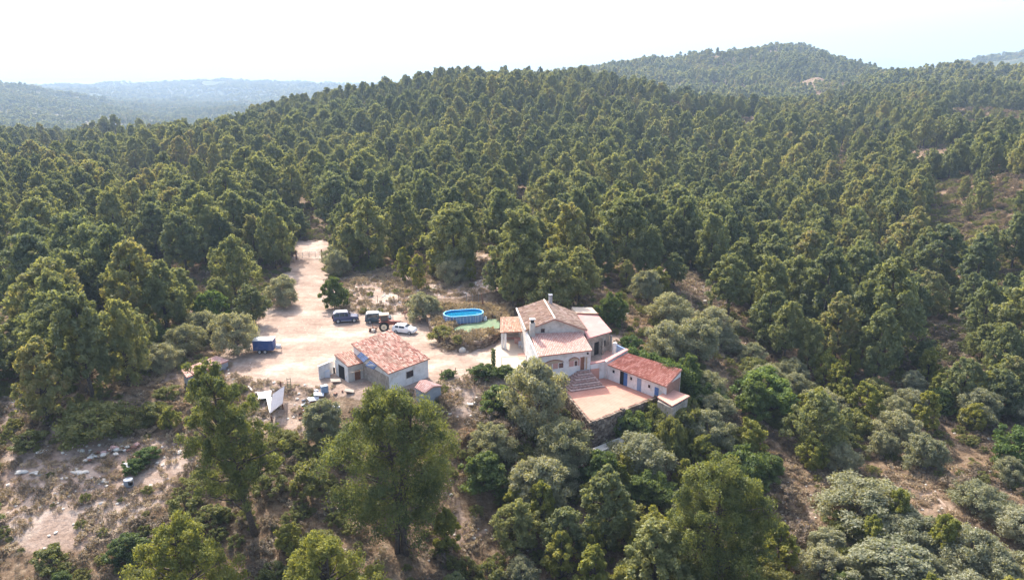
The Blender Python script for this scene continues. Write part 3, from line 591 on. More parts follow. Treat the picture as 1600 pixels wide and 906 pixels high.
solar([at(557, 555.5, 3.35), at(568.5, 566, 3.1), at(576, 559.5, 3.75), at(564, 549.5, 4.0)], 'dark blue solar panel on the small roof of the shed, upper left of the two')
solar([at(570.5, 571, 3.2), at(584, 577.5, 3.0), at(589.5, 571, 3.6), at(578, 563, 3.85)], 'paler blue solar panel jutting beside the big shed roof, lower right of the two')
MB().box((0, 0, .0), (.08, .08, 2.6)).build('mast', M['steel'], sh).location = at(574, 571, 1.2)
yw = empty('yard_wall', (0, 0, 0), 0, 'white yard wall standing out from the left end of the shed', 'wall')
y0_, y1_ = at(499.5, 593.5, 0), at(523, 583, 0)
MB().prism(ccw([y0_[:2], y1_[:2], (y1_[0] - .15, y1_[1] + .22), (y0_[0] - .15, y0_[1] + .22)]), -.6, 1.85).build('wall', M['white_wall'], yw)
MB().prism(ccw([(y0_[0] - .1, y0_[1] - .1), (y1_[0], y1_[1] - .08), (y1_[0] - .2, y1_[1] + .3), (y0_[0] - .25, y0_[1] + .3)]), 1.86, 1.95).build('coping', M['pale_stone'], yw)
# ---------------- little hut
hu = empty('hut', (0, 0, 0), 0, 'tiny grey hut with a pinkish tile roof below the shed window wall', 'hut')
h0, h1, h2, h3 = [at(*p) for p in ((648, 605, 1.3), (664, 614.5, 1.3), (690.5, 603, 1.3), (664, 594, 1.3))]
MB().prism(ccw(inset([h0, h1, h2, h3], .15)), -3, 1.2).build('wall', M['grey_wall'], hu)
hm0, hm1 = [(a_ + b_) / 2 for a_, b_ in zip(h0, h3)], [(a_ + b_) / 2 for a_, b_ in zip(h1, h2)]; hm0[2] = hm1[2] = 1.75
tiled_roof(h0, h1, hm1, hm0, 'tile_new', hu, seed=15, colw=.28); tiled_roof(h2, h3, hm0, hm1, 'tile_new', hu, seed=16, colw=.28)
ih = inset([h0, h1, h2, h3], .15)
MB().add([(*ih[1], 1.19), (*ih[2], 1.19), (hm1[0] - .1, hm1[1] + .05, 1.62), (*[v - .1 for v in ih[1]], 1.19)], [(0, 1, 2), (0, 2, 3), (0, 3, 1), (1, 3, 2)]).build('gable', M['grey_wall'], hu)
# ---------------- long low hut
lh = empty('long_hut', (0, 0, 0), 0, 'long low hut with a pale pinkish roof half hidden by olives at the yard edge', 'hut')
l0, l1, l2, l3 = [at(*p) for p in ((283, 578, 1.2), (291.5, 590, 1.0), (358, 563, 1.0), (338, 556, 1.2))]
MB().prism(ccw(inset([l0, l1, l2, l3], .2)), -3, .95).build('wall', M['grey_wall'], lh)
tiled_roof(l1, l2, l3, l0, 'tile_new', lh, seed=17, colw=.3, name='roof')
door(inset([l0, l1, l2, l3], .2)[1], inset([l0, l1, l2, l3], .2)[2], 3.0, 3.8, -1.0, .8, lh, 'wood_brown')
# ---------------- pool terrace wall, pool
ring = [at(*p)[:2] for p in [(671, 508), (674, 519), (686, 533), (703, 543), (728, 546.5), (752, 543.5), (770, 536), (784, 525)]]
o = stone_wall('retaining_wall', ring, -.4, 1.12, None, 'masonry', sw=.5, sh=.28, th=.5, seed=8); tag(o, 'curved dry stone wall holding up the garden around the swimming pool', 'stone wall')
PZ = 1.1
m, t, b = mat('pool_liner', .5, .3); c = ramp(t, noise(t, 1.2, 3), [(.3, (.02, .30, .62)), (.7, (.05, .42, .75))]); t.links.new(c, b.inputs['Base Color']); M['liner'] = m
m, t, b = mat('water', .03, .5); b.inputs['Base Color'].default_value = (.02, .36, .66, 1); b.inputs['Transmission Weight'].default_value = .6; b.inputs['IOR'].default_value = 1.33; bump(t, b, noise(t, 5, 3), .02, .3); M['water'] = m
M['pool_side'] = simple('pool_side', (.16, .27, .46), .5, .1, 3, dirt=(.30, .38, .52), dirt_amt=.6); M['pool_rim'] = simple('pool_rim', (.16, .45, .66), .4, .05)
pa, pb = Vector(at(696, 493.5, 2.3)), Vector(at(751, 487.3, 2.3)); pc = (pa + pb) / 2 + Vector((0, .5, 0)); pang = math.atan2(pb.y - pa.y, pb.x - pa.x) ; 
pang = min(pang, R(14))
po = empty('swimming_pool', (pc.x, pc.y, PZ), pang, 'oval above-ground swimming pool full of bright blue water on its garden terrace', 'swimming pool')
def oval(a, b_, n_=40):
    s = a - b_; return [((s if math.cos(x) > 0 else -s) + b_ * math.cos(x), b_ * math.sin(x)) for x in [2 * math.pi * (k + .5) / n_ for k in range(n_)]]
def ringmesh(o1, o2, z0, z1):
    n_ = len(o1); mb_ = MB(); vs = [(p[0], p[1], z0) for p in o1] + [(p[0], p[1], z1) for p in o1] + [(p[0], p[1], z1) for p in o2] + [(p[0], p[1], z0) for p in o2]; fs = []
    for i in range(n_):
        j = (i + 1) % n_
        for k in range(4): fs.append((k * n_ + i, k * n_ + j, ((k + 1) % 4) * n_ + j, ((k + 1) % 4) * n_ + i))
    return mb_.add(vs, fs)
ringmesh(oval(3.25, 1.72), oval(3.21, 1.68), 0, 1.2).build('side', M['pool_side'], po)
ringmesh(oval(3.205, 1.675), oval(3.17, 1.64), .02, 1.19).build('liner', M['liner'], po); MB().prism(oval(3.19, 1.66), .005, .03).build('floor', M['liner'], po)
MB().prism(oval(3.165, 1.635), .9, .95).build('water', M['water'], po); ringmesh(oval(3.33, 1.80), oval(3.12, 1.59), 1.2, 1.27).build('rim', M['pool_rim'], po)
ov = oval(3.31, 1.78, 40)
for k in range(0, 40, 2): MB().box((ov[k][0], ov[k][1], .6), (.07, .07, 1.2)).build('post', M['white_sheet'], po)
for k in range(8): MB().tube([(-2 + k * .56, -1.78, 1.1), (-2 + k * .56, -2.12, .02)], .025, 5).build('strut', M['white_sheet'], po)
la = empty('pool_ladder', (pc.x - 2.6, pc.y - 2.4, PZ), pang, 'dark blue cover and ladder hung on the near left side of the pool', 'ladder')
for s in (-.22, .22): MB().tube([(s, -.25, 0), (s, .1, 1.45), (s, .35, 1.45)], .03, 6).build('rail', M['steel'], la)
for k in range(4): MB().box((0, -.2 + k * .07, .25 + k * .28), (.44, .12, .04)).build('rung', M['blue_paint'], la)
pu = empty('pool_pump', (pc.x + 3.6, pc.y - .2, PZ), 0, 'small white pool pump box at the right end of the pool', 'pump'); MB().box((0, 0, .25), (.5, .4, .5)).build('body', M['white_sheet'], pu, bevel=.04); MB().cyl((0, 0, .58), .16, .2, 12).build('lid', M['grey_wall'], pu)
mw = [at(x / 8.89 + 660, y / 8.89 + 460, PZ)[:2] for x, y in [(430, 470), (600, 415), (850, 385), (900, 350), (1050, 335), (1075, 400), (1070, 470), (880, 505), (740, 530), (560, 552), (450, 540)]]
M['mat_green'] = simple('mat_green', (.15, .21, .12), .95, .3, 1.5, dirt=(.26, .25, .17), dirt_amt=.5)
tag(MB().prism(ccw(mw), PZ + .015, PZ + .05).build('artificial_grass', M['mat_green']), 'green artificial grass mat laid in front of the swimming pool', 'artificial grass')


# ------------------------------------------------------------ foliage meshes
def unit(v): return v / (np.linalg.norm(v, axis=-1, keepdims=True) + 1e-9)
def leaves(rng, C, rc, nt, size, flat=1.0, up=.35, elong=1.7, shell=.55):
    """C (n,3) clump centres, rc (n,) radii -> rhombus faces"""
    n_ = len(C); k = np.repeat(np.arange(n_), nt); N = len(k)
    d = rng.normal(size=(N, 3)); d[:, 2] += up; d = unit(d)
    p = C[k] + d * (rc[k] * rng.uniform(shell, 1.22, N))[:, None] * np.array([1, 1, flat])
    nrm = unit(d * .75 + rng.normal(size=(N, 3)) * .5); tan = d * .45 + rng.normal(size=(N, 3)) * .4 + np.array([0, 0, .75]); tan = unit(tan - nrm * (tan * nrm).sum(1, keepdims=True)); bi = np.cross(nrm, tan)
    s = size * rng.uniform(.6, 1.35, N)[:, None]
    V = np.stack([p - tan * s * elong * .5, p + bi * s * .5, p + tan * s * elong * .5, p - bi * s * .5], 1).reshape(-1, 3)
    F = np.arange(4 * N).reshape(-1, 4); ct = rng.uniform(0, 1, n_)
    tone = np.repeat(np.clip(ct[k] * .6 + rng.uniform(0, .4, N), 0, 1), 4); return V, F, tone
def pine_profile(t): return np.where(t > .3, np.clip(1 - (np.clip(t - .3, 0, 1) / .73) ** 1.95, 0, 1) ** .66, .68 + .32 * t / .3)
def dome_profile(t): return np.sqrt(np.clip(1 - ((t - .3) / .72) ** 2, 0, 1))
def make_tree(seed, H, Rr, base, nc, nt, size, kind='pine', lean=(0, 0), rcf=(.16, .27), stems=1, trunk_r=None, nbr=30):
    rng = np.random.default_rng(seed); prof = pine_profile if kind.startswith('pine') else dome_profile
    tt = rng.uniform(0, 1, nc) ** .85; ang = rng.uniform(0, 2 * np.pi, nc)
    ph = rng.uniform(0, 6.28, 4); lob = 1 + .16 * np.sin(2 * ang + ph[0] + tt * 3) + .13 * np.sin(3 * ang + ph[1] - tt * 5) + .1 * np.sin(5 * ang + ph[2] + tt * 9)
    rad_ = Rr * prof(tt) * lob * np.sqrt(rng.uniform(.12, 1, nc)); rc = Rr * rng.uniform(rcf[0], rcf[1], nc) * (1.05 - .35 * tt)
    zc = base + tt * (H - base - rc.mean() * .8); C = np.stack([np.cos(ang) * rad_ + lean[0] * zc / H, np.sin(ang) * rad_ + lean[1] * zc / H, zc + rng.normal(0, .03 * H, nc)], 1)
    C[:, 2] = np.maximum(C[:, 2], base * .9 + .1)
    V, F, tone = leaves(rng, C, rc, nt, size, up=.8 if kind.startswith('pine') else .3, flat=1.15 if kind.startswith('pine') else .85, shell=.35)
    mb = MB(); tr = trunk_r or H * .017; rs = random.Random(seed)
    forks = []
    for s in range(stems):
        ox = (s - (stems - 1) / 2) * tr * 2.2; tx = 0 if stems == 1 else rs.uniform(-.35, .35) * Rr + ox; ty = 0 if stems == 1 else rs.uniform(-.3, .3) * Rr
        P = [(ox * (1 - i / 6) + (tx + lean[0] * .93) * i / 6 + rs.uniform(-.1, .1) * (i > 0), (ty + lean[1] * .93) * i / 6 + rs.uniform(-.1, .1) * (i > 0), -.5 + (H * .93 + .5) * i / 6) for i in range(7)]
        mb.tube(P, [tr * (1.15 - i / 6.3) + .02 for i in range(7)], 7); forks.append(P)
    pick = rng.permutation(nc)[:nbr]
    for i in pick:
        P = forks[rs.randrange(stems)]; c = C[i]; z0 = max(.6, c[2] - .45 * math.hypot(c[0], c[1]) - .3); k = min(5.99, (z0 + .5) / (H * .93 + .5) * 6); a, fr = int(k), k - int(k)
        a0 = Vector(P[a]).lerp(Vector(P[a + 1]), fr); c1 = Vector(c); mid = a0.lerp(c1, .5) + Vector((0, 0, -.12 * (c1 - a0).length * rs.random()))
        mb.tube([a0, mid, c1], [tr * .38, tr * .25, tr * .1], 4)
    return V, F, tone, mb
def tree_meshes(name, kind, bark='bark', **k):
    V, F, tone, mb = make_tree(kind=kind, **k)
    return fastmesh(name + '_crown', V, F, [M[kind]], tone=tone), mb.mesh(name + '_trunk', [M[bark]], True)
def merged(name, crown, trunk):
    bm = bmesh.new(); bm.from_mesh(crown); nf = len(bm.faces); bm.from_mesh(trunk)
    bm.faces.ensure_lookup_table()
    for i in range(nf, len(bm.faces)): bm.faces[i].material_index = 1
    me = bpy.data.meshes.new(name); bm.to_mesh(me); bm.free(); me.materials.append(crown.materials[0]); me.materials.append(trunk.materials[0]); return me
LIB = {}
LIB['pine'] = [tree_meshes('pine', 'pine', seed=100 + i, H=9.0, Rr=r, base=bs, nc=175, nt=110, size=.17, rcf=(.12, .21)) for i, (r, bs) in enumerate([(2.6, 1.0), (2.9, 1.6), (2.2, .9), (3.2, 1.2), (2.5, 1.9), (2.8, 1.0)])]
LIB['pine_young'] = [tree_meshes('young_pine', 'pine_young', seed=120 + i, H=5.0, Rr=r, base=.5, nc=64, nt=110, size=.16) for i, r in enumerate([1.5, 1.8, 1.3])]
LIB['olive'] = [tree_meshes('olive', 'olive', 'bark_pale', seed=140 + i, H=5.0, Rr=r, base=.7, nc=120, nt=170, size=.125, stems=3, trunk_r=.16) for i, r in enumerate([2.7, 3.1, 2.4, 2.9])]
LIB['broad'] = [tree_meshes('broadleaf', 'broad', seed=160 + i, H=5.0, Rr=r, base=.4, nc=95, nt=130, size=.17, stems=2) for i, r in enumerate([2.3, 2.8])]
LIB['lime'] = [tree_meshes('fig', 'lime', 'bark_pale', seed=170 + i, H=5.0, Rr=r, base=.4, nc=85, nt=120, size=.19, stems=2) for i, r in enumerate([2.4, 2.9])]
LIB['mastic'] = [tree_meshes('mastic', 'mastic', seed=180 + i, H=2.0, Rr=r, base=.1, nc=50, nt=110, size=.095, stems=3, trunk_r=.04, nbr=12) for i, r in enumerate([1.4, 1.7, 1.2])]
LIB['dry'] = [tree_meshes('dry_shrub', 'dry', 'bark_pale', seed=190 + i, H=2.0, Rr=r, base=.1, nc=44, nt=90, size=.075, stems=4, trunk_r=.035, nbr=24) for i, r in enumerate([1.3, 1.6])]
BASEH = {'pine': 9, 'pine_young': 5, 'olive': 5, 'broad': 5, 'lime': 5, 'mastic': 2, 'dry': 2}
BASER = {'pine': 2.8, 'pine_young': 1.6, 'olive': 2.9, 'broad': 2.6, 'lime': 2.7, 'mastic': 1.5, 'dry': 1.45}
NAME = {'pine': 'pine_tree', 'pine_young': 'young_pine_tree', 'olive': 'olive_tree', 'broad': 'evergreen_tree', 'lime': 'fig_tree', 'mastic': 'mastic_shrub', 'dry': 'dry_shrub'}
CAT = {'pine': 'pine tree', 'pine_young': 'young pine', 'olive': 'olive tree', 'broad': 'tree', 'lime': 'fig tree', 'mastic': 'shrub', 'dry': 'dry shrub'}
placed = []
rs = random.Random(5)
def put(kind, x, y, h, wd, label, group=None, z=None, var=None, meshes=None):
    z = hz(x, y) if z is None else z
    cr, tk = meshes or LIB[kind][rs.randrange(len(LIB[kind])) if var is None else var]
    e = empty(NAME[kind], (x, y, z), rs.uniform(0, 6.28) if meshes is None else 0, label, CAT[kind], group)
    if meshes is None: e.scale = (wd / BASER[kind], wd / BASER[kind], h / BASEH[kind])
    link('crown', cr, e); link('trunk' if kind not in ('mastic', 'dry') else 'stem', tk, e)
    placed.append((x, y, wd)); return e
# ---- the big pines of the foreground, each with its own mesh
def big(px, py, h, wd, label, seed, nc, nt, size=.13, base=3, lean=(0, 0), stems=1, tr=.3, kind='pine', leaf='pine_near'):
    x, y, z = ground_at(px, py)
    ms = tree_meshes('big_pine', leaf, seed=seed, H=h, Rr=wd, base=base, nc=nc, nt=nt, size=size, lean=lean, stems=stems, trunk_r=tr, rcf=(.11, .21), nbr=90)
    put(kind, x, y, h, wd, label, meshes=ms)
big(400, 838, 18.6, 4.4, 'tall leaning pine with a bare dark foot, below the white corrugated sheets', 301, 190, 260, base=4.5, lean=(-3.2, .5))
big(628, 868, 17.8, 6.5, 'broadest foreground pine, many forked limbs showing, hiding the foot of the shed', 302, 270, 280, base=4.0, lean=(-.8, 1), stems=3, tr=.24)
big(1112, 925, 15.0, 5.6, 'big dark two-stemmed pine at the bottom edge, left of the silvery olives', 303, 280, 260, base=2.0, stems=2, tr=.28)
big(300, 1010, 12.6, 4.3, 'pine cut by the bottom edge below the dry clearing', 304, 190, 200, base=2.5, leaf='pine_young')
big(522, 1030, 12.2, 4.2, 'pine top at the bottom edge left of the broadest pine', 305, 190, 200, base=2.5, leaf='pine_young')
# ---- named trees: (kind, base px, base py, height m, radius m, label)
T = [('pine', 145, 628, 14.0, 4.2, 'tall pine standing over the round yellow-green bush at the left'),
     ('pine', 75, 665, 11, 3.6, 'pine at the far left edge of the dry clearing'), ('pine', 100, 560, 13, 3.9, 'pine behind the tall pine at the left'),
     ('pine', 262, 522, 11.5, 3.6, 'pine with bare lower trunk beside the grey olives at the left'), ('pine', 210, 490, 10, 3.1, 'pine left of the bare-trunked pine'),
     ('pine', 395, 508, 6.5, 2.6, 'yellowish pine directly behind the big olive by the blue trailer'),
     ('lime', 335, 510, 6.0, 2.8, 'bright green fig tree in the dark pines left of the trailer'),
     ('olive', 368, 553, 6.4, 3.3, 'large olive tree right behind the blue trailer'), ('olive', 443, 478, 5.5, 2.9, 'pale grey olive on the left bank of the driveway'),
     ('olive', 292, 553, 4.6, 2.7, 'grey olive just above the long low hut'), ('olive', 252, 578, 3.8, 2.6, 'low olive at the left end of the long low hut'),
     ('olive', 322, 530, 4.6, 2.8, 'grey olive behind the two by the long low hut'),
     ('mastic', 150, 680, 3.8, 4.0, 'round yellow-green bush at the foot of the tall left pine'), ('mastic', 195, 672, 3.0, 2.6, 'smaller lobe-like bush right of the round yellow-green bush'),
     ('olive', 528, 432, 5.5, 2.5, 'grey-green tree on the right bank of the driveway near the gate'), ('broad', 524, 482, 5.5, 2.5, 'dense tree between the driveway and the parked blue jeep'),
     ('pine', 545, 418, 9, 3.0, 'pine with sloping trunk just right of the gate'), ('pine', 440, 400, 12.0, 3.6, 'dark pine leaning over the left gate post'),
     ('pine', 400, 400, 12, 3.6, 'large dark pine left of the gate'), ('pine', 350, 415, 11, 3.4, 'dark pine second left of the gate'),
     ('pine_young', 630, 440, 6.6, 2.0, 'young pine, left one of the pair above the olive by the pool'), ('pine_young', 653, 452, 6.6, 2.0, 'young pine, front one above the olive by the pool'),
     ('pine_young', 683, 432, 7.0, 2.2, 'young pine at the right of the group above the pool'), ('pine_young', 735, 440, 4.5, 1.4, 'small young pine on the slope behind the pool'),
     ('pine_young', 582, 425, 3.0, .9, 'tiny young pine alone on the bare slope left of the group'),
     ('olive', 662, 502, 4.8, 3.2, 'olive tree left of the swimming pool'), ('olive', 712, 440, 5.0, 3.0, 'grey thin olive on the slope behind the pool'), ('olive', 698, 400, 6.0, 3.2, 'ashen grey olive among the pines above the pool'), ('olive', 620, 400, 5.5, 3.2, 'ashen grey olive at the forest edge left of the young pines'),
     ('lime', 650, 385, 6.5, 3.0, 'bright green broadleaf tree at the forest edge'),
     ('pine', 802, 480, 10.5, 3.2, 'pine between the pool and the farmhouse'), ('pine', 860, 486, 10.5, 4.3, 'wide pine rising right behind the farmhouse chimney'), ('pine', 905, 470, 9.0, 3.5, 'dark pine right of the wide pine behind the farmhouse'), ('pine', 775, 455, 6.0, 2.4, 'low pine above the garden of the pool'),
     ('broad', 955, 510, 5.8, 2.2, 'dark green round tree at the right rear corner of the pink roof'), ('lime', 985, 556, 2.9, 2.0, 'bright green bush beside the right porch wall'),
     ('olive', 1010, 470, 5.5, 3.2, 'dusty olive at the head of the rocky track'), ('olive', 1040, 560, 5.8, 3.6, 'big grey olive behind the annex roof'), ('olive', 1085, 560, 6.5, 4.0, 'widest grey olive right of the annex'),
     ('olive', 1110, 535, 6.0, 3.6, 'grey olive below the rocky track'), ('olive', 1045, 510, 5.5, 3.4, 'grey olive above the annex, nearest the farmhouse'), ('pine_young', 1030, 460, 5.0, 2.0, 'young pine left of the rocky track'),
     ('broad', 1074, 622, 6.4, 2.4, 'dark clipped-looking bush at the right end of the annex'), ('broad', 1098, 642, 4.0, 2.4, 'green bush right of the pink store roof'), ('mastic', 1052, 684, 4.4, 3.4, 'green bush hiding the wall of the pink-roofed store'),
     ('lime', 1192, 640, 6.0, 3.9, 'vivid green fig tree in the thicket right of the annex'), ('broad', 1175, 655, 5.5, 2.6, 'dark evergreen in front of the vivid fig tree'),
     ('pine', 1285, 520, 16.0, 4.9, 'large round pine, left of the two great pines on the right'), ('pine', 1375, 570, 18.0, 5.4, 'largest pine of the right slope, right of the two great pines'), ('pine', 1340, 556, 13.0, 3.6, 'pine pressed between the two great pines'),
     ('pine', 1225, 565, 10, 3.1, 'thin grey pine left of the two great pines'), ('pine', 1155, 450, 10, 3.3, 'pine above the rocky track'), ('pine', 1080, 420, 10.5, 3.6, 'round pine just behind the rocky track'),
     ('pine_young', 1285, 600, 5.5, 1.9, 'young pine in front of the left great pine'), ('pine_young', 1325, 592, 5.0, 1.4, 'thin young pine in front of the right great pine'), ('pine_young', 1270, 670, 6.0, 2.4, 'yellow-green young pine right of the vivid fig'),
     ('pine', 1500, 640, 8, 3.0, 'young dark pine at the mouth of the dark gully'), ('pine', 1560, 650, 7, 2.8, 'pine at the right edge below the dark gully'),
     ('olive', 838, 672, 9.2, 4.3, 'tall grey-green tree covering the left corner of the farmhouse wall'), ('olive', 878, 730, 6.2, 3.6, 'pale olive just left of the terrace corner'), ('olive', 845, 800, 6.5, 4.2, 'silvery olive in the middle of the lower thicket'),
     ('olive', 770, 720, 4.5, 2.6, 'olive right of the broadest pine'), ('broad', 780, 650, 3.8, 2.9, 'dark leafy bush at the edge of the rubble slope'), ('broad', 760, 770, 4.5, 2.9, 'dark bush beside the foreground footpath'),
     ('pine', 945, 860, 9.5, 3.4, 'pine left of the two-stemmed pine'), ('pine', 880, 880, 6.5, 2.3, 'small pine at the bottom below the silvery olive'), ('broad', 940, 770, 5, 3.0, 'green tree below the terrace corner'),
     ('olive', 1000, 740, 5.0, 3.8, 'pale olive below the retaining wall'), ('mastic', 1020, 700, 3.6, 3.8, 'spreading green bush leaning on the terrace wall'), ('olive', 1100, 700, 5.0, 3.4, 'olive right of the spreading bush'), ('broad', 1150, 770, 6.0, 3.2, 'dark tree behind the two-stemmed pine'),
     ('olive', 1345, 815, 5.0, 5.0, 'large silvery olive, upper one by the dirt lane'), ('olive', 1420, 850, 3.8, 3.2, 'silvery olive at the right of the upper silvery one'), ('olive', 1385, 925, 5.5, 5.6, 'large silvery olive, lower one at the bottom edge'),
     ('olive', 1290, 870, 3.4, 2.6, 'small silvery olive left of the two large ones'), ('olive', 1500, 960, 4.0, 4.0, 'silvery olive at the bottom right'), ('olive', 1528, 800, 3.4, 2.9, 'round grey bush right of the dirt lane'),
     ('olive', 1590, 840, 3.4, 3.0, 'grey olive at the right edge by the lane'), ('mastic', 1478, 838, 2.2, 1.8, 'dark green bush in the middle of the dirt lane'), ('lime', 1590, 730, 5.5, 3.4, 'bright green tree at the right edge'),
     ('mastic', 485, 770, 3.8, 2.9, 'yellow-green bush between the leaning pine and the broadest pine'), ('olive', 505, 690, 5.0, 3.0, 'grey olive in front of the scrap heap'), ('lime', 210, 742, 1.6, 1.2, 'bright green little bush beside the white board'), ('lime', 232, 722, 1.5, 1.4, 'bright green little bush above the white board'),
     ('mastic', 690, 532, 2.3, 2.1, 'round yellowish shrub at the left end of the pool terrace'), ('mastic', 715, 541, 1.2, 1.1, 'low dark shrub hanging over the stone wall'), ('dry', 700, 545, 1.3, 1.5, 'golden dry shrub on the curve of the stone wall'),
     ('broad', 756, 590, 1.9, 1.7, 'dark green hedge bush at the yard edge below the patio'), ('broad', 790, 587, 1.3, 1.5, 'second dark bush of the yard edge, right one'), ('broad', 700, 590, 1.1, 1.2, 'leafy weeds at the corner of the shed'),
     ('broad', 655, 585, 1.0, .6, 'small climber growing on the shed wall'),
     ('dry', 700, 640, 1.8, 1.7, 'brown dead bush on the rubble slope near the little hut'), ('dry', 760, 672, 2.2, 2.6, 'purplish dead brush left of the fan palm'), ('dry', 800, 690, 2.6, 2.4, 'greyish dead brush right beside the fan palm'),
     ('broad', 1085, 640, 3.6, 2.2, 'dark bush just beyond the pink-roofed store'), ('olive', 1112, 660, 4.0, 2.6, 'olive standing left below the vivid fig'), ('mastic', 1138, 700, 3.0, 2.5, 'green bush on the bare strip below the vivid fig'), ('pine_young', 1168, 712, 5.0, 1.9, 'young pine on the bare strip right of the two-stemmed pine'), ('broad', 1200, 748, 3.2, 2.3, 'dark bush at the left end of the dirt lane'), ('dry', 1232, 790, 2.2, 2.2, 'dead brown bush beside the upper silvery olive'),
     ('broad', 985, 690, 4.2, 2.3, 'green bush against the foot of the terrace wall, left one'), ('mastic', 1010, 676, 4.0, 2.3, 'bush against the foot of the terrace wall, right one'), ('mastic', 1040, 668, 4.2, 2.3, 'bush below the corner of the pink-roofed store'), ('mastic', 1070, 660, 4.0, 2.1, 'bush at the right side of the pink-roofed store'),
     ('mastic', 45, 700, 2.0, 2.6, 'bush at the left edge of the dry clearing'), ('mastic', 240, 660, 2.4, 2.4, 'bush between the round bush and the leaning pine')]
for k, px, py, h, wd, lab in T:
    x, y, z = ground_at(px, py); put(k, x, y, h, wd, lab, z=z)

for x_, y_, h_, w_, lb_ in ((19.9, 83.6, 5.2, 2.0, 'green bush right under the near corner of the pink-roofed store'), (23.3, 85.9, 5.2, 2.0, 'green bush against the right wall of the pink-roofed store')):
    put('mastic', x_, y_, h_, w_, lb_)
# ============================================================ THE WOODS
def jgrid(x0, x1, y0, y1, s, seed):
    r_ = np.random.default_rng(seed); X, Y = np.meshgrid(np.arange(x0, x1, s), np.arange(y0, y1, s), indexing='ij'); X = X + (np.arange(X.shape[1]) % 2) * s / 2
    return (X + r_.uniform(-.42, .42, X.shape) * s).ravel(), (Y + r_.uniform(-.42, .42, X.shape) * s).ravel(), r_
THICK = polyw([(930, 470), (1050, 480), (1150, 510), (1230, 580), (1330, 615), (1450, 600), (1600, 590), (1690, 700), (1700, 906), (1650, 1100), (560, 1100), (640, 906), (690, 700), (930, 700), (1080, 650), (960, 560)])
LEFTF = polyw([(-150, 640), (70, 660), (240, 610), (380, 600), (480, 640), (700, 610), (690, 700), (640, 906), (560, 1100), (-150, 1100)])
HOUSES = [(-27, 86), (-9, 82), (-10, 95), (-3, 112), (4, 111), (15, 112), (17.5, 99.5), (25, 92.5), (21, 84), (10, 80.5), (6, 92), (3, 93), (0, 96), (-13, 88), (-26, 91)]
def free(X, Y, margin=1.2):
    ok = (sdist(X, Y, YARD) > margin) & (sdist(X, Y, HOUSES) > margin) & (sdist(X, Y, POOLPAD) > margin)
    for k, p in CP.items(): ok &= sdist(X, Y, p) > margin * (.6 if k not in ('front', 'right_lane') else .2)
    return ok
def thin(X, Y, Wd, f, seed):
    r_ = np.random.default_rng(seed); o_ = np.argsort(-Wd * r_.uniform(.5, 1.5, len(X))); cell = {}; keep = np.zeros(len(X), bool); cs = 2 * f * Wd.max()
    for i in o_:
        x, y, w_ = X[i], Y[i], Wd[i]; cx, cy = int(x // cs), int(y // cs); ok = True
        for a in (-1, 0, 1):
            for b_ in (-1, 0, 1):
                for (u, v, q_) in cell.get((cx + a, cy + b_), ()):
                    if (u - x) ** 2 + (v - y) ** 2 < (f * (w_ + q_)) ** 2: ok = False; break
                if not ok: break
            if not ok: break
        if ok: keep[i] = True; cell.setdefault((cx, cy), []).append((x, y, w_))
    return keep
def clear_of(X, Y, f=.75, wd=2.6):
    ok = np.ones(len(X), bool)
    for (x, y, w_) in placed: ok &= np.hypot(X - x, Y - y) > f * (w_ + wd * .55)
    return ok
def infov(X, Y, d0, d1, a=R(43)):
    D = np.hypot(X, Y); return (np.abs(np.arctan2(X, Y)) < a) & (D > d0) & (D < d1)
def far_ok(X, Y, m_=0):
    ok = np.ones(len(X), bool)
    th_ = np.random.default_rng(len(X)).random(len(X)) < .05
    for p in FCP: ok &= (sdist(X, Y, p) > m_) | th_
    return ok
stuff = []                                     # (variant index, x, y, z, radius scale, height scale, rot)
VAR = []                                       # merged meshes for the far woods
def variant(me): VAR.append(me); return len(VAR) - 1
vp = [variant(merged('woods_pine', *m_)) for m_ in LIB['pine']]; vo = [variant(merged('woods_olive', *m_)) for m_ in LIB['olive'][:2]]; vy = [variant(merged('woods_young', *m_)) for m_ in LIB['pine_young'][:2]]; vm = [variant(merged('scrub', *LIB['mastic'][0])), variant(merged('scrub', *LIB['dry'][0]))]
lod = [variant(merged('far_pine', *tree_meshes('far', 'pine', seed=400 + i, H=9, Rr=r_, base=1.2, nc=40, nt=34, size=.6, rcf=(.22, .34), nbr=0))) for i, r_ in enumerate([2.8, 3.3, 2.4])]
# near random trees become things of their own
X, Y, r_ = jgrid(-110, 150, 36, 236, 3.1, 21); k = free(X, Y, 2.0) & infov(X, Y, 44, 236, R(42)) & (clear_of(X, Y) | (inside(X, Y, THICK) & clear_of(X, Y, .5, 1.5))) & far_ok(X, Y); X, Y = X[k], Y[k]; r_ = np.random.default_rng(2)
HH = np.where(r_.random(len(X)) < .28, r_.uniform(5, 8, len(X)), np.where(r_.random(len(X)) < .5, r_.uniform(8, 11.5, len(X)), r_.uniform(11, 15, len(X)))); WW = HH ** .8 * r_.uniform(.44, .64, len(X))
inT0 = inside(X, Y, THICK) | inside(X, Y, LEFTF); k = thin(X, Y, np.where(inT0, 1.9, WW), .77, 5) & (fbm(X / 15, Y / 15, 77, 3) > .37); X, Y, HH, WW = X[k], Y[k], HH[k], WW[k]
D = np.hypot(X, Y); o_ = np.argsort(D); X, Y, D, HH, WW = X[o_], Y[o_], D[o_], HH[o_], WW[o_]; inT = inside(X, Y, THICK); inL = inside(X, Y, LEFTF); Z = height(X, Y)
npine = sum(1 for o in COL.objects if o.name.startswith('pine_tree')); nol = sum(1 for o in COL.objects if o.name.startswith('olive_tree'))
NT_ = polyw([(640, 600), (885, 600), (900, 720), (760, 760), (650, 720)]); NT2_ = polyw([(395, 595), (520, 600), (520, 720), (420, 740), (395, 680)])
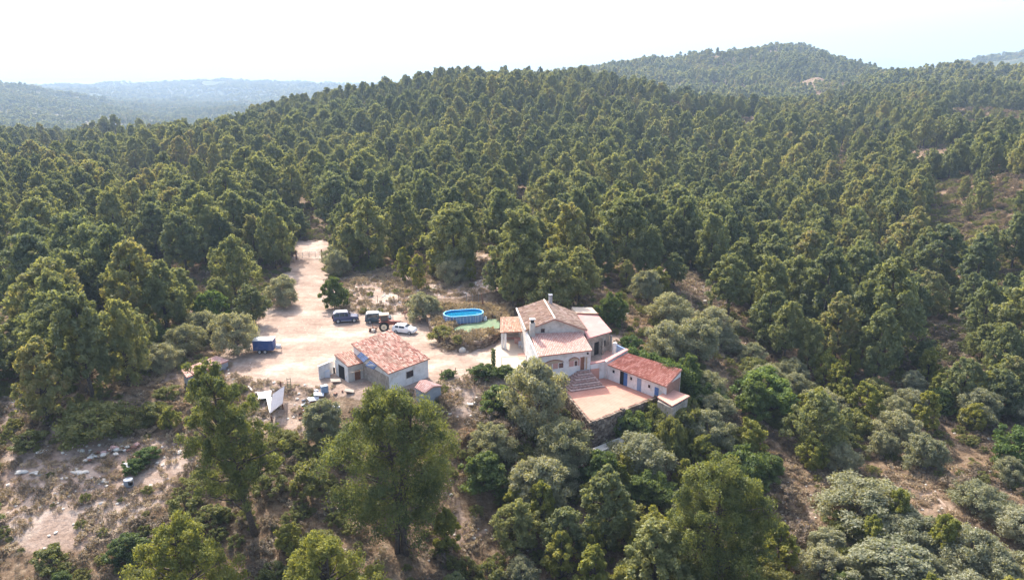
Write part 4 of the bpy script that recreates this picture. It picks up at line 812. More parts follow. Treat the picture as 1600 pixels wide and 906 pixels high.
NT3_ = polyw([(255, 572), (400, 560), (400, 660), (250, 660)])
def NOTALL(x, y): return bool(inside(np.array([x]), np.array([y]), NT3_)[0] | inside(np.array([x]), np.array([y]), NT_)[0] | inside(np.array([x]), np.array([y]), NT2_)[0])
def zone(x, y, h, wd):
    a = math.degrees(math.atan2(x, y)); d = math.hypot(x, y)
    size = 'tall' if h > 10.8 else 'short' if h < 7.6 else 'medium-height'; shape = 'slender' if wd / h < .26 else 'broad' if wd / h > .34 else 'round-crowned'
    if a < -27: g_, w_ = 'pines at the left edge', 'near the left edge, level with the long hut' if d < 120 else 'in the wood at the far left'
    elif a < -17: g_, w_ = 'pines in the wood left of the driveway', 'just left of the yard and trailer' if d < 125 else 'in the wood left of the driveway' if d < 175 else 'deep in the wood beyond the left side of the gate'
    elif a < -6: g_, w_ = 'pines on the slope behind the yard', 'close behind the parked cars' if d < 155 else 'on the slope behind the gate' if d < 190 else 'high on the slope beyond the gate'
    elif a < 3: g_, w_ = 'pines on the slope behind the yard', 'on the bank behind the pool' if d < 160 else 'on the slope above the pool'
    elif a < 10: g_, w_ = 'pines above the farmhouse', 'right behind the farmhouse' if d < 150 else 'on the slope above the farmhouse'
    elif a < 18: g_, w_ = 'pines above the farmhouse', 'beside the rocky track' if d < 165 else 'on the slope beyond the rocky track'
    elif a < 27: g_, w_ = 'pines right of the farm', 'next to the great pines on the right' if d < 160 else 'behind the great pines on the right'
    else: g_, w_ = 'pines right of the farm', 'at the right edge near the dark gully' if d < 150 else 'on the right slope beyond the dark gully'
    return g_, f'{size} {shape} pine {w_}'
for x, y, z, d, t_, l_, h0_, w0_ in zip(X, Y, Z, D, inT, inL, HH, WW):
    u = r_.random()
    if NOTALL(x, y): t_ = False; l_ = True; u = u * .78
    if t_ and d < 135:
        kd = 'olive' if u < .26 else 'pine_young' if u < .60 else 'mastic' if u < .76 else 'broad' if u < .86 else 'dry' if u < .93 else 'pine'
        if kd == 'pine' and d < 92 and math.degrees(math.atan2(x, y)) > 17: kd = 'mastic'
        h, wd = {'olive': (4.2, 2.7), 'pine_young': (5.2, 1.9), 'mastic': (2.6, 2.3), 'broad': (4.0, 2.4), 'dry': (2.3, 2.1), 'pine': (7.5, 2.7)}[kd]
        if d < 62: h *= .6; wd *= .8
        s = r_.uniform(.75, 1.25); h *= s; wd *= s; a_ = math.degrees(math.atan2(x, y))
        wh = ('below the terrace wall, towards the bottom edge' if a_ < 9 and d < 78 else 'close under the house and terrace' if a_ < 9 else 'between the two-stemmed pine and the silvery olives' if a_ < 22 and d < 80 else 'in the thicket right of the annex' if a_ < 20 else 'beside the dirt lane at the lower right' if d < 88 else 'in the bushy ground below the great pines' if a_ < 27 else 'near the right edge above the dirt lane')
        sz = 'large' if s > 1.08 else 'small' if s < .92 else 'middling'; nm_ = {'olive': 'grey-green olive', 'pine_young': 'yellow-green young pine', 'mastic': 'green mastic bush', 'broad': 'dark evergreen shrub', 'dry': 'dead brown shrub', 'pine': 'full-crowned pine'}[kd]
        put(kd, x, y, h, wd, f'{sz} {nm_} {wh}', {'olive': 'olives of the thicket', 'pine_young': 'young pines of the thicket', 'mastic': 'mastic bushes of the thicket', 'broad': 'evergreens of the thicket', 'dry': 'dead shrubs of the thicket', 'pine': 'pines of the thicket'}[kd], z=z)
    elif l_:
        kd = 'mastic' if u < .5 else 'dry' if u < .75 else 'pine_young' if u < .86 else 'broad'
        h, wd = {'mastic': (1.7, 1.8), 'dry': (1.5, 1.7), 'pine_young': (3.5, 1.3), 'broad': (2.2, 1.7)}[kd]; s = r_.uniform(.7, 1.25)
        px_ = 800 + FPX * x / (y * math.cos(PITCH) + (CAMH - z) * math.sin(PITCH))
        wh = ('at the left edge beside the dry clearing' if px_ < 110 and d < 88 else 'around the dry clearing at lower left' if px_ < 300 and d < 88 else 'beyond the dry clearing, below the tall left pines' if px_ < 300 else 'round the foot of the tall leaning pine' if px_ < 450 and d < 78 else 'between the leaning pine and the long low hut' if px_ < 400 else 'by the corrugated sheets and scrap' if px_ < 530 and d > 78 else 'between the two biggest foreground pines' if px_ < 560 else 'on the rubble slope between hut and house' if d > 74 else 'beside the foreground footpath')
        put(kd, x, y, h * s, wd * s, ('large ' if s > 1.05 else 'small ' if s < .88 else 'middling ') + {'mastic': 'green mastic bush', 'dry': 'dry brown bush', 'pine_young': 'young pine', 'broad': 'dark green bush'}[kd] + ' ' + wh, {'mastic': 'mastic bushes of the left scrub', 'dry': 'dry bushes of the left scrub', 'pine_young': 'young pines of the left scrub', 'broad': 'dark bushes of the left scrub'}[kd], z=z)
    else:
        if d > 225: continue
        h, wd = h0_, w0_
        if x < -34 and d < 150 and u < .36:
            kd = 'olive' if u < .14 else 'mastic' if u < .28 else 'broad'; h, wd = {'olive': (4.2, 2.6), 'mastic': (2.4, 2.3), 'broad': (3.4, 2.1)}[kd]
            put(kd, x, y, h, wd, {'olive': 'grey olive between the scattered pines on the left', 'mastic': 'low green bush between the scattered pines on the left', 'broad': 'dark evergreen shrub between the scattered pines on the left'}[kd], {'olive': 'olives among the left pines', 'mastic': 'low bushes among the left pines', 'broad': 'dark shrubs among the left pines'}[kd], z=z); continue
        npine += 1
        if u > .95: kd = 'olive'; h, wd = 4.5, 3.0
        else: kd = 'pine'
        if npine <= 300: gr, lb = zone(x, y, h, wd) if kd == 'pine' else ('stray olives', 'grey olive growing among the pines'); put(kd, x, y, h, wd, lb, gr, z=z)
        else: stuff.append((vp[r_.integers(len(vp))] if kd == 'pine' else vo[0], x, y, z, wd / (2.8 if kd == 'pine' else 2.9), h / (9 if kd == 'pine' else 5), r_.uniform(0, 6.28)))
def woods(d0, d1, s, seed, thr, variants, hmin, hmax, amax=R(42), baser=2.8, baseh=9.0, wr=(.25, .36), amin=None, fsc=60):
    L = d1 * math.sin(amax) + 5; X, Y, r_ = jgrid(-L, L, d0 * .6, d1, s, seed); k = infov(X, Y, d0, d1, amax) & far_ok(X, Y) & free(X, Y, 2)
    if amin is not None: A_ = np.arctan2(X, Y); k &= (A_ > amin[0]) & (A_ < amin[1])
    X, Y = X[k], Y[k]; dn = fbm(X / fsc, Y / fsc, 31, 4) + r_.uniform(-.07, .07, len(X)); k = dn > thr; X, Y, dn = X[k], Y[k], dn[k]; h = (hmin + (hmax - hmin) * r_.random(len(X)) ** 1.1) * (.75 + .5 * dn)
    wd = (h * 1.6) ** .8 * r_.uniform(wr[0], wr[1], len(X)); k = thin(X, Y, wd, .76, seed) if d1 < 1300 else np.ones(len(X), bool); X, Y, h, wd = X[k], Y[k], h[k], wd[k]; Z = height(X, Y); vi = r_.integers(len(variants), size=len(X)); ro = r_.uniform(0, 6.28, len(X))
    for i in range(len(X)): stuff.append((variants[vi[i]], X[i], Y[i], Z[i], wd[i] / baser, h[i] / baseh, ro[i]))
woods(225, 420, 3.6, 51, .42, vp, 5, 15, wr=(.28, .41))
woods(420, 700, 4.0, 52, .41, vp, 4.5, 12.5, wr=(.28, .42))
woods(700, 1250, 6, 53, .40, lod, 6, 12.5, wr=(.28, .42), amax=R(38), fsc=90)
woods(1250, 2300, 11, 54, .38, lod, 7, 11, R(37), wr=(.4, .55), amin=(R(-37), R(-2)), fsc=150)
woods(1250, 1900, 10, 55, .36, lod, 7, 11, R(38), wr=(.35, .5), amin=(R(10), R(38)), fsc=150)
woods(2300, 4400, 20, 56, .36, lod, 8, 12, R(37), wr=(.7, .9), amin=(R(-37), R(-5)), fsc=200)
woods(2300, 3000, 14, 57, .3, lod, 8, 12, R(38), wr=(.5, .7), amin=(R(30), R(38)), fsc=200)
# low scrub and dry brush on the forest floor
scrub = []
def brush(lst, x0, x1, y0, y1, s, seed, fn):
    X, Y, r_ = jgrid(x0, x1, y0, y1, s, seed); k = infov(X, Y, 40, y1 + 60, R(43)) & (sdist(X, Y, YARD) > .4) & (sdist(X, Y, HOUSES) > -1) & (sdist(X, Y, TERR) > .6) & (sdist(X, Y, POOLPAD) > .2); X, Y = X[k], Y[k]; v, rs_, hs_, k = fn(X, Y, r_); X, Y, v, rs_, hs_ = X[k], Y[k], v[k], rs_[k], hs_[k]; Z = height(X, Y)
    for i in range(len(X)): lst.append((int(v[i]), X[i], Y[i], Z[i], rs_[i], hs_[i], r_.uniform(0, 6.28)))
def incl(X, Y, g_=0):
    c = np.zeros(len(X), bool)
    for p in CP.values(): c |= sdist(X, Y, p) < g_
    return c
LANE = [ground_at(*p)[:2] for p in [(684, 762), (698, 800), (722, 870)]]; LANE2 = [ground_at(*p)[:2] for p in [(1400, 738), (1452, 770), (1500, 815), (1590, 880)]]
def fs(X, Y, r_):
    n_ = len(X); dn = fbm(X / 6, Y / 6, 61, 3); c = incl(X, Y); k = (r_.random(n_) < np.where(c, .15, .7)) & (dn > np.where(c, .42, .3)) & (seg_dist(X, Y, LANE, False) > .7) & (seg_dist(X, Y, LANE2, False) > 1.3)
    v = np.where(r_.random(n_) < .45, vm[1], vm[0]); s = r_.uniform(.25, .75, n_) * np.where(c, .7, 1); return v, s, s * r_.uniform(.6, 1.0, n_), k
brush(scrub, -95, 130, 40, 200, 1.5, 71, fs)
def fs2(X, Y, r_):
    v, s_, h_, k = fs(X, Y, r_); return v, s_ * 1.6, h_ * 1.4, k
brush(scrub, -300, 320, 200, 430, 3.4, 75, fs2)
def fs3(X, Y, r_):
    n_ = len(X); k = ~far_ok(X, Y); k &= r_.random(n_) < .8; s_ = r_.uniform(.5, 1.3, n_); return np.where(r_.random(n_) < .6, vm[1], vm[0]), s_, s_ * r_.uniform(.5, 1.0, n_), k
brush(scrub, -150, 330, 120, 520, 2.1, 76, fs3)
tuft = []
rg_ = np.random.default_rng(8); V, F, tone = leaves(rg_, np.array([[rg_.normal(0, .25), rg_.normal(0, .25), .1] for _ in range(6)]), np.full(6, .24), 26, .07, up=1.2, elong=4.0); tg = fastmesh('grass_tuft', V, F, [M['straw']], tone=tone)
V, F, tone = leaves(rg_, np.array([[rg_.normal(0, .25), rg_.normal(0, .25), .12] for _ in range(6)]), np.full(6, .26), 26, .07, up=1.0, elong=3.0); tg2 = fastmesh('grass_tuft', V, F, [M['dry']], tone=tone)
def ft(X, Y, r_):
    n_ = len(X); dn = fbm(X / 3.5, Y / 3.5, 91, 3); c = incl(X, Y, 2.5); k = (r_.random(n_) < np.where(c, .7, .3)) & (dn > .37); s = r_.uniform(.5, 1.3, n_); return (r_.random(n_) < .45).astype(int), s, s * r_.uniform(.6, 1.3, n_), k
brush(tuft, -80, 95, 42, 150, .75, 72, ft)
# garden round the pool
X, Y, r_ = jgrid(-16, 3, 100, 122, .55, 73); k = (sdist(X, Y, POOLPAD) < -.5) & (sdist(X, Y, mw) > .3) & (np.hypot((X - pc.x) / 3.6, (Y - pc.y) / 2.3) > 1.05) & (r_.random(len(X)) < .8); X, Y = X[k], Y[k]
for x, y in zip(X, Y): tuft.append((int(r_.random() < .4), x, y, 1.1, r_.uniform(.8, 1.6), r_.uniform(.9, 2.2), r_.uniform(0, 6.28)))
stn = []
bm = bmesh.new(); bmesh.ops.create_icosphere(bm, subdivisions=1, radius=.2)
for v_ in bm.verts: v_.co *= rg_.uniform(.7, 1.15); v_.co.z *= .6
sme = bpy.data.meshes.new('stone'); bm.to_mesh(sme); bm.free(); sme.materials.append(M['pale_stone'])
def fst(X, Y, r_):
    n_ = len(X); c = incl(X, Y, 1); dn = fbm(X / 5, Y / 5, 95, 3); k = (r_.random(n_) < np.where(c, .5, .05)) & (dn > np.where(c, .42, .5)); s = r_.uniform(.3, 1.3, n_) ** 1.6; return np.zeros(n_, int), s, s, k
YS = []
X, Y, r_ = jgrid(-56, 5, 82, 175, .8, 79); k = (sdist(X, Y, YARD) < -.3) & (r_.random(len(X)) < .22) & (sdist(X, Y, HOUSES) > .5) & (sdist(X, Y, POOLPAD) > .3) & (fbm(X / 6, Y / 6, 99, 3) > .45)
for x, y in zip(X[k], Y[k]): stn.append((0, x, y, float(height(np.array([x]), np.array([y]))[0]) + .03, r_.uniform(.12, .5), r_.uniform(.12, .4), r_.uniform(0, 6.28)))
brush(stn, -80, 95, 42, 140, .9, 74, fst)
def scatter(name, data, meshes):
    """one object: geometry nodes put the meshes on points"""
    A_ = np.array([d[1:4] for d in data], np.float32); me = bpy.data.meshes.new(name); me.vertices.add(len(A_)); me.vertices.foreach_set('co', A_.ravel())
    for an, ty, col in (('vi', 'INT', [d[0] for d in data]), ('rs', 'FLOAT', [d[4] for d in data]), ('hs', 'FLOAT', [d[5] for d in data]), ('ro', 'FLOAT', [d[6] for d in data])):
        a = me.attributes.new(an, ty, 'POINT'); a.data.foreach_set('value', np.array(col, np.int32 if ty == 'INT' else np.float32))
    for mm in meshes:
        for m_ in mm.materials:
            if m_.name not in me.materials: me.materials.append(m_)
    o = tag(link(name, me), kind='stuff'); g = bpy.data.node_groups.new(name, 'GeometryNodeTree'); g.interface.new_socket('Geometry', in_out='INPUT', socket_type='NodeSocketGeometry'); g.interface.new_socket('Geometry', in_out='OUTPUT', socket_type='NodeSocketGeometry')
    N = g.nodes; Lk = g.links.new; gi = N.new('NodeGroupInput'); go = N.new('NodeGroupOutput'); iop = N.new('GeometryNodeInstanceOnPoints'); jn = N.new('GeometryNodeGeometryToInstance')
    for mm in reversed(meshes):
        src = bpy.data.objects.new('source', mm); oi = N.new('GeometryNodeObjectInfo'); oi.inputs['Object'].default_value = src; oi.inputs['As Instance'].default_value = False; Lk(oi.outputs['Geometry'], jn.inputs[0])
    def na(n_, ty):
        q = N.new('GeometryNodeInputNamedAttribute'); q.data_type = ty; q.inputs['Name'].default_value = n_; return q.outputs['Attribute']
    Lk(gi.outputs[0], iop.inputs['Points']); Lk(jn.outputs[0], iop.inputs['Instance']); iop.inputs['Pick Instance'].default_value = True; Lk(na('vi', 'INT'), iop.inputs['Instance Index'])
    cx = N.new('ShaderNodeCombineXYZ'); rs_, hs_ = na('rs', 'FLOAT'), na('hs', 'FLOAT'); Lk(rs_, cx.inputs[0]); Lk(rs_, cx.inputs[1]); Lk(hs_, cx.inputs[2]); Lk(cx.outputs[0], iop.inputs['Scale'])
    cr = N.new('ShaderNodeCombineXYZ'); Lk(na('ro', 'FLOAT'), cr.inputs[2]); Lk(cr.outputs[0], iop.inputs['Rotation']); Lk(iop.outputs[0], go.inputs[0])
    o.modifiers.new('scatter', 'NODES').node_group = g; return o
print('COUNTS', len(stuff), len(scrub), len(tuft), len(stn), len(COL.objects))
scatter('pine_forest', stuff, VAR); scatter('scrub', scrub, VAR); scatter('dry_grass', tuft, [tg, tg2]); scatter('stones', stn, [sme])

# ============================================================ VEHICLES AND SMALL THINGS
def paint(name, c, rough=.35): M[name] = simple(name, c, rough, .05, .7, spec=.5, dirt=(.42, .36, .29), dirt_amt=.35)
paint('navy', (.03, .045, .12)); paint('teal', (.02, .06, .09)); paint('car_white', (.74, .75, .76)); paint('tractor_red', (.30, .10, .07), .7); paint('trailer_blue', (.02, .06, .20), .6); paint('silver', (.5, .54, .6))
M['rubber'] = simple('rubber', (.02, .02, .02), .9, .2); M['rim_metal'] = simple('rim_metal', (.42, .42, .42), .4, .1); M['lamp_clear'] = simple('lamp_clear', (.7, .7, .65), .2, .1); M['lamp_red'] = simple('lamp_red', (.4, .02, .02), .3, .1); M['cream'] = simple('cream', (.66, .58, .42), .6, .15, 3)
def wheel(parent, x, y, r, w_, side, rimm='rim_metal'):
    o = MB().cyl((0, 0, 0), r, w_, 20, 'Y').build('wheel', M['rubber'], parent, bevel=.02, loc=(x, y, r)); q = MB().cyl((0, side * (w_ / 2 + .006), 0), r * .62, .03, 14, 'Y')
    q.build('rim', M[rimm], o); MB().cyl((0, side * (w_ / 2 + .03), 0), r * .18, .03, 8, 'Y').build('hub', M['steel'], o)
def car(name, loc, rz, st, paint_, label, cat, glz, wheels, roofm=None, wr=.31):
    """st: stations (x, halfwidth, z_bottom, z_belt, z_top, top halfwidth)"""
    e = empty(name, loc, rz, label, cat); vs = []; fs = []
    for x, w_, zb, zm, zt, wt in st:
        vs += [(x, -w_ * .96, zb), (x, -w_, (zb + zm) * .5), (x, -w_ * .97, zm), (x, -wt, zt - .03), (x, -wt * .8, zt), (x, wt * .8, zt), (x, wt, zt - .03), (x, w_ * .97, zm), (x, w_, (zb + zm) * .5), (x, w_ * .96, zb)]
    n_ = 10
    for i in range(len(st) - 1):
        for k in range(n_): fs.append((i * n_ + k, i * n_ + (k + 1) % n_, (i + 1) * n_ + (k + 1) % n_, (i + 1) * n_ + k))
    fs += [tuple(range(n_)), tuple((len(st) - 1) * n_ + k for k in range(n_))[::-1]]
    MB().add(vs, fs).build('body', M[paint_], e, bevel=.025)
    def at_(x):
        for a, b_ in zip(st, st[1:]):
            if a[0] <= x <= b_[0]: f = (x - a[0]) / (b_[0] - a[0]); return [a[i] + (b_[i] - a[i]) * f for i in range(6)]
    for sd in (-1, 1):
        for xa, xb in glz['side']:
            A_, B_ = at_(xa), at_(xb); lo, hi = .1, .86
            P_ = [Vector((s_[0], sd * (s_[1] * .97 + (s_[5] - s_[1] * .97) * v), s_[3] + (s_[4] - .03 - s_[3]) * v)) for s_, v in ((A_, lo), (B_, lo), (B_, hi), (A_, hi))]
            o_ = Vector((0, sd * .014, .004)); MB().add([p - o_ * 2 for p in P_] + [p + o_ for p in P_], [(0, 1, 2, 3), (7, 6, 5, 4), (0, 4, 5, 1), (1, 5, 6, 2), (2, 6, 7, 3), (3, 7, 4, 0)]).build('window', M['glass'], e)
        MB().box((st[-1][0] - .35, sd * (st[-1][1] + .0), .62), (.12, .03, .06)).build('side_marker', M['lamp_red'], e)
        MB().box((glz['mirror'], sd * (st[3][1] + .1), st[3][3] + .08), (.12, .2, .14)).build('mirror', M[paint_], e)
        MB().box((st[-1][0] + .005, sd * st[-1][1] * .7, st[-1][3] - .12), (.06, .32, .16)).build('headlight', M['lamp_clear'], e)
        MB().box((st[0][0] - .005, sd * st[0][1] * .8, st[0][3] - .15), (.05, .2, .25)).build('tail_light', M['lamp_red'], e)
        for x in wheels: wheel(e, x, sd * (st[3][1] - .09), wr, .2, sd)
    for nm, (xa, za, wa), (xb, zb, wb) in glz['screens']:
        P_ = [Vector((xa, -wa, za)), Vector((xa, wa, za)), Vector((xb, wb, zb)), Vector((xb, -wb, zb))]; n_ = (P_[1] - P_[0]).cross(P_[3] - P_[0]).normalized(); n_ = n_ if n_.z > 0 else -n_
        MB().add([p - n_ * .03 for p in P_] + [p + n_ * .015 for p in P_], [(0, 3, 2, 1), (4, 5, 6, 7), (0, 1, 5, 4), (1, 2, 6, 5), (2, 3, 7, 6), (3, 0, 4, 7)]).build(nm, M['glass'], e)
    MB().box((st[-1][0] + .03, 0, .45), (.14, st[-1][1] * 1.9, .2)).build('bumper', M[glz.get('bumper', paint_)], e, bevel=.03); MB().box((st[0][0] - .03, 0, .48), (.14, st[0][1] * 1.9, .2)).build('bumper', M[glz.get('bumper', paint_)], e, bevel=.03)
    return e
g1 = at(541, 502.5, 0)
jeep = car('parked_jeep', (g1[0], g1[1], .05), R(13), [(-2.05, .82, .42, 1.05, 1.06, .80), (-2.0, .86, .4, 1.1, 1.74, .70), (-.2, .88, .4, 1.1, 1.8, .72), (.35, .88, .4, 1.1, 1.76, .70), (.85, .86, .4, 1.08, 1.12, .78), (1.85, .83, .42, .98, 1.0, .74), (2.0, .78, .45, .85, .88, .7)],
    'navy', 'dark blue off-roader with a white roof parked alone near the driveway', 'off-road car', {'side': [(-1.85, -1.05), (-.95, -.2), (-.1, .38)], 'mirror': .75, 'screens': [('windscreen', (.79, 1.17, .68), (.41, 1.68, .6)), ('rear_window', (-2.02, 1.15, .66), (-2.0, 1.62, .6))], 'bumper': 'rubber'}, (-1.3, 1.3), wr=.37)
MB().box((-.75, 0, 1.84), (1.9, 1.25, .06)).build('roof', M['car_white'], jeep, bevel=.02); MB().cyl((-2.2, 0, .95), .34, .2, 18, 'X').build('spare_wheel', M['rubber'], jeep)
rk = MB()
for y_ in (-.5, .5): rk.tube([(-1.6, y_, 1.95), (.2, y_, 1.95)], .025, 5)
for x_ in (-1.5, -.9, -.3, .1): rk.tube([(x_, -.5, 1.95), (x_, .5, 1.95)], .02, 5)
rk.build('roof_rack', M['rubber'], jeep)
for sd in (-1, 1): MB().box((0, sd * .9, .42), (1.7, .12, .06)).build('side_step', M['silver'], jeep)
g2 = at(581, 505, 0)
car('parked_van', (g2[0] + 1.0, g2[1] + .6, .05), R(8), [(-2.1, .80, .35, .95, 1.25, .74), (-1.95, .85, .3, 1.0, 1.62, .70), (-.3, .87, .3, 1.0, 1.70, .72), (.55, .87, .3, 1.0, 1.6, .68), (1.35, .85, .3, .98, 1.04, .76), (2.0, .80, .32, .82, .86, .7), (2.12, .72, .36, .7, .74, .62)],
    'teal', 'dark teal people carrier with a pale roof parked just left of the red tractor', 'car', {'side': [(-1.8, -1.0), (-.9, -.1), (0, .75)], 'mirror': 1.0, 'screens': [('windscreen', (1.28, 1.05, .74), (.62, 1.56, .6))]}, (-1.35, 1.4))
MB().box((0, 0, 0), (1.9, 1.3, .03)).build('roof', M['silver'], bpy.data.objects['parked_van'], bevel=.01).location = (-.9, 0, 1.72)
g3 = at(637, 521.5, 0)
car('parked_hatchback', (g3[0] - .55, g3[1] + .5, .05), R(-17), [(-1.85, .74, .35, .9, .94, .70), (-1.75, .80, .28, .93, 1.1, .70), (-1.35, .82, .26, .93, 1.36, .64), (-.2, .83, .26, .93, 1.42, .65), (.25, .83, .26, .93, 1.38, .63), (1.0, .81, .26, .9, .96, .72), (1.75, .78, .3, .76, .80, .68), (1.88, .7, .34, .62, .66, .6)],
    'car_white', 'white hatchback parked behind the shed roof beside the tractor', 'car', {'side': [(-1.3, -.72), (-.62, .28)], 'mirror': .7, 'screens': [('windscreen', (.92, .98, .68), (.32, 1.34, .56)), ('rear_window', (-1.72, 1.14, .62), (-1.42, 1.32, .56))]}, (-1.15, 1.2), wr=.29)
# tractor
g4 = at(597, 516, 0); tr = empty('tractor', (g4[0] + .3, g4[1] + .2, .03), R(10), 'rusty red tractor with a square cab, between the dark teal and white cars', 'tractor')
for sd in (-1, 1): wheel(tr, 0, sd * .85, .78, .42, sd, 'cream'); wheel(tr, 2.25, sd * .72, .46, .28, sd, 'cream'); MB().prism([(-.75, sd * .62 - .22), (.65, sd * .62 - .22), (.65, sd * .62 + .22), (-.75, sd * .62 + .22)], 1.5, 1.58).build('mudguard', M['tractor_red'], tr)
MB().box((.2, 0, .85), (1.3, .7, .6)).build('gearbox', M['rust'], tr, bevel=.05); MB().prism([(.8, -.36), (2.6, -.32), (2.6, .32), (.8, .36)], .85, [1.55, 1.45, 1.45, 1.55]).build('bonnet', M['tractor_red'], tr, bevel=.05)
MB().box((2.63, 0, 1.15), (.04, .5, .5)).build('grille', M['dark'], tr); MB().tube([(1.5, .2, 1.5), (1.5, .2, 2.2)], .04, 8).build('exhaust', M['rust'], tr); MB().box((2.2, 0, .55), (.2, 1.2, .16)).build('front_axle', M['rust'], tr)
cbm = MB()
for x_ in (-.55, .75):
    for y_ in (-.6, .6): cbm.box((x_, y_, 1.95), (.09, .09, 1.3))
cbm.box((.1, 0, 1.45), (1.36, 1.24, .35)); cb = cbm.build('cab', M['tractor_red'], tr); MB().box((.1, 0, 2.66), (1.55, 1.45, .14)).build('roof', M['wood_beige'], cb, bevel=.04)
for sd in (-1, 1): MB().box((.1, sd * .6, 2.1), (1.15, .02, .9)).build('window', M['glass'], cb)
MB().box((.77, 0, 2.1), (.02, 1.1, .9)).build('windscreen', M['glass'], cb); MB().box((.15, 0, 1.7), (.45, .45, .12)).build('seat', M['rubber'], tr)
ld = MB(); 
for sd in (-1, 1): ld.tube([(.9, sd * .52, 1.5), (2.6, sd * .52, 1.25), (3.5, sd * .52, .55)], .06, 6)
ld.build('loader_arm', M['rust'], tr); MB().add([(3.4, -.85, .2), (3.4, .85, .2), (4.1, .85, .1), (4.1, -.85, .1), (3.4, -.85, .85), (3.4, .85, .85), (3.5, .85, .3), (3.5, -.85, .3)], [(0, 1, 2, 3), (0, 1, 5, 4), (4, 5, 6, 7), (6, 7, 3, 2), (0, 3, 7, 4), (1, 2, 6, 5)]).build('bucket', M['rust'], tr)
lk = MB(); 
for sd in (-1, 1): lk.tube([(-.5, sd * .4, .8), (-1.5, sd * .4, .5)], .05, 5)
lk.box((-1.6, 0, .5), (.14, 1.2, .14)); lk.build('linkage', M['rust'], tr)
rg = random.Random(9)
def junk(name, loc, label, cat, items):
    e = empty(name, loc, 0, label, cat)
    for nm, c, s_, rz, tl_, m_ in items: MB().box((0, 0, 0), s_, 0).build(nm, M[m_], e, bevel=.015).matrix_local = Matrix.Translation(c) @ Matrix.Rotation(rz, 4, 'Z') @ Matrix.Rotation(tl_[0], 4, 'X') @ Matrix.Rotation(tl_[1], 4, 'Y')
    return e
g = at(583, 518, 0); junk('plough', (g[0], g[1], 0), 'rusty plough frame with pale parts standing behind the tractor', 'farm implement', [('beam', (0, 0, .55), (1.5, .12, .12), .4, (0, .1), 'rust'), ('share', (-.4, -.1, .28), (.5, .12, .5), .8, (.3, .2), 'rust'), ('share', (.3, .15, .28), (.5, .12, .5), .8, (.3, .2), 'rust'), ('box', (.1, -.3, .35), (.6, .45, .35), .2, (0, 0), 'pale_stone'), ('mast', (0, 0, .9), (.1, .1, .8), 0, (.2, 0), 'rust')])
g = at(640, 497, 0); junk('hay_rake', (g[0], g[1], 0), 'rusty farm machine beyond the tractor, beside the olive', 'farm implement', [('frame', (0, 0, .9), (2.4, .15, .15), .1, (0, .05), 'rust'), ('frame', (0, .8, .9), (2.4, .15, .15), .1, (0, -.05), 'rust'), ('tine', (-.8, .4, .6), (.1, 1.2, .7), .1, (.2, 0), 'rust'), ('tine', (0, .4, .6), (.1, 1.2, .7), .1, (.2, 0), 'rust'), ('tine', (.8, .4, .6), (.1, 1.2, .7), .1, (.2, 0), 'rust'), ('hopper', (.3, .4, 1.2), (1.3, .9, .6), .1, (0, 0), 'wood_brown')])
# blue trailer
g = at(411, 553, 0); bt = empty('box_trailer', (g[0], g[1] + .9, 0), R(4), 'dark blue box trailer with a pale roof standing under the large olive', 'trailer')
MB().box((0, 0, 1.25), (2.95, 1.7, 1.5)).build('body', M['trailer_blue'], bt, bevel=.03); MB().box((0, 0, 2.05), (3.0, 1.75, .08)).build('roof', M['silver'], bt)
for sd in (-1, 1):
    for x_ in (-.55, .25): wheel(bt, x_, sd * .78, .31, .2, sd, 'rim_metal')
    MB().box((-.15, sd * .86, .72), (1.7, .2, .05)).build('mudguard', M['trailer_blue'], bt)
for k in range(5): MB().box((-1.2 + k * .6, -.86, 1.3), (.06, .03, 1.35)).build('rib', M['trailer_blue'], bt)
MB().tube([(1.45, -.4, .5), (2.5, 0, .5), (1.45, .4, .5)], .05, 6).build('drawbar', M['rust'], bt); MB().box((2.0, 0, .8), (.7, .5, .5)).build('tool_box', M['silver'], bt, bevel=.03); MB().tube([(2.4, .1, 0), (2.4, .1, .8)], .035, 6).build('jockey_wheel', M['steel'], bt)
# gate at the end of the drive
ga, gb = at(463, 404, .9), at(503, 402, .9); gz = hz(ga[0], ga[1]); gt = empty('field_gate', ((ga[0] + gb[0]) / 2, (ga[1] + gb[1]) / 2, gz), math.atan2(gb[1] - ga[1], gb[0] - ga[0]), 'two-leaf metal field gate closing the driveway at the edge of the woods', 'gate'); gw_ = math.hypot(gb[0] - ga[0], gb[1] - ga[1])
for s_ in (-gw_ / 2, gw_ / 2): MB().box((s_, 0, .9), (.28, .28, 2.1)).build('post', M['rust'], gt)
for s_ in (-gw_ / 4, gw_ / 4):
    lf = MB().box((s_, 0, 1.55), (gw_ / 2 - .2, .06, .07)).build('leaf', M['steel'], gt)
    for z_ in (.3, .62, .93, 1.24): MB().box((s_, 0, z_), (gw_ / 2 - .2, .05, .06)).build('rail', M['steel'], lf)
    for x_ in (-gw_ / 4 + .12, 0, gw_ / 4 - .12): MB().box((s_ + x_, 0.04, .9), (.07, .05, 1.4)).build('stile', M['steel'], lf)
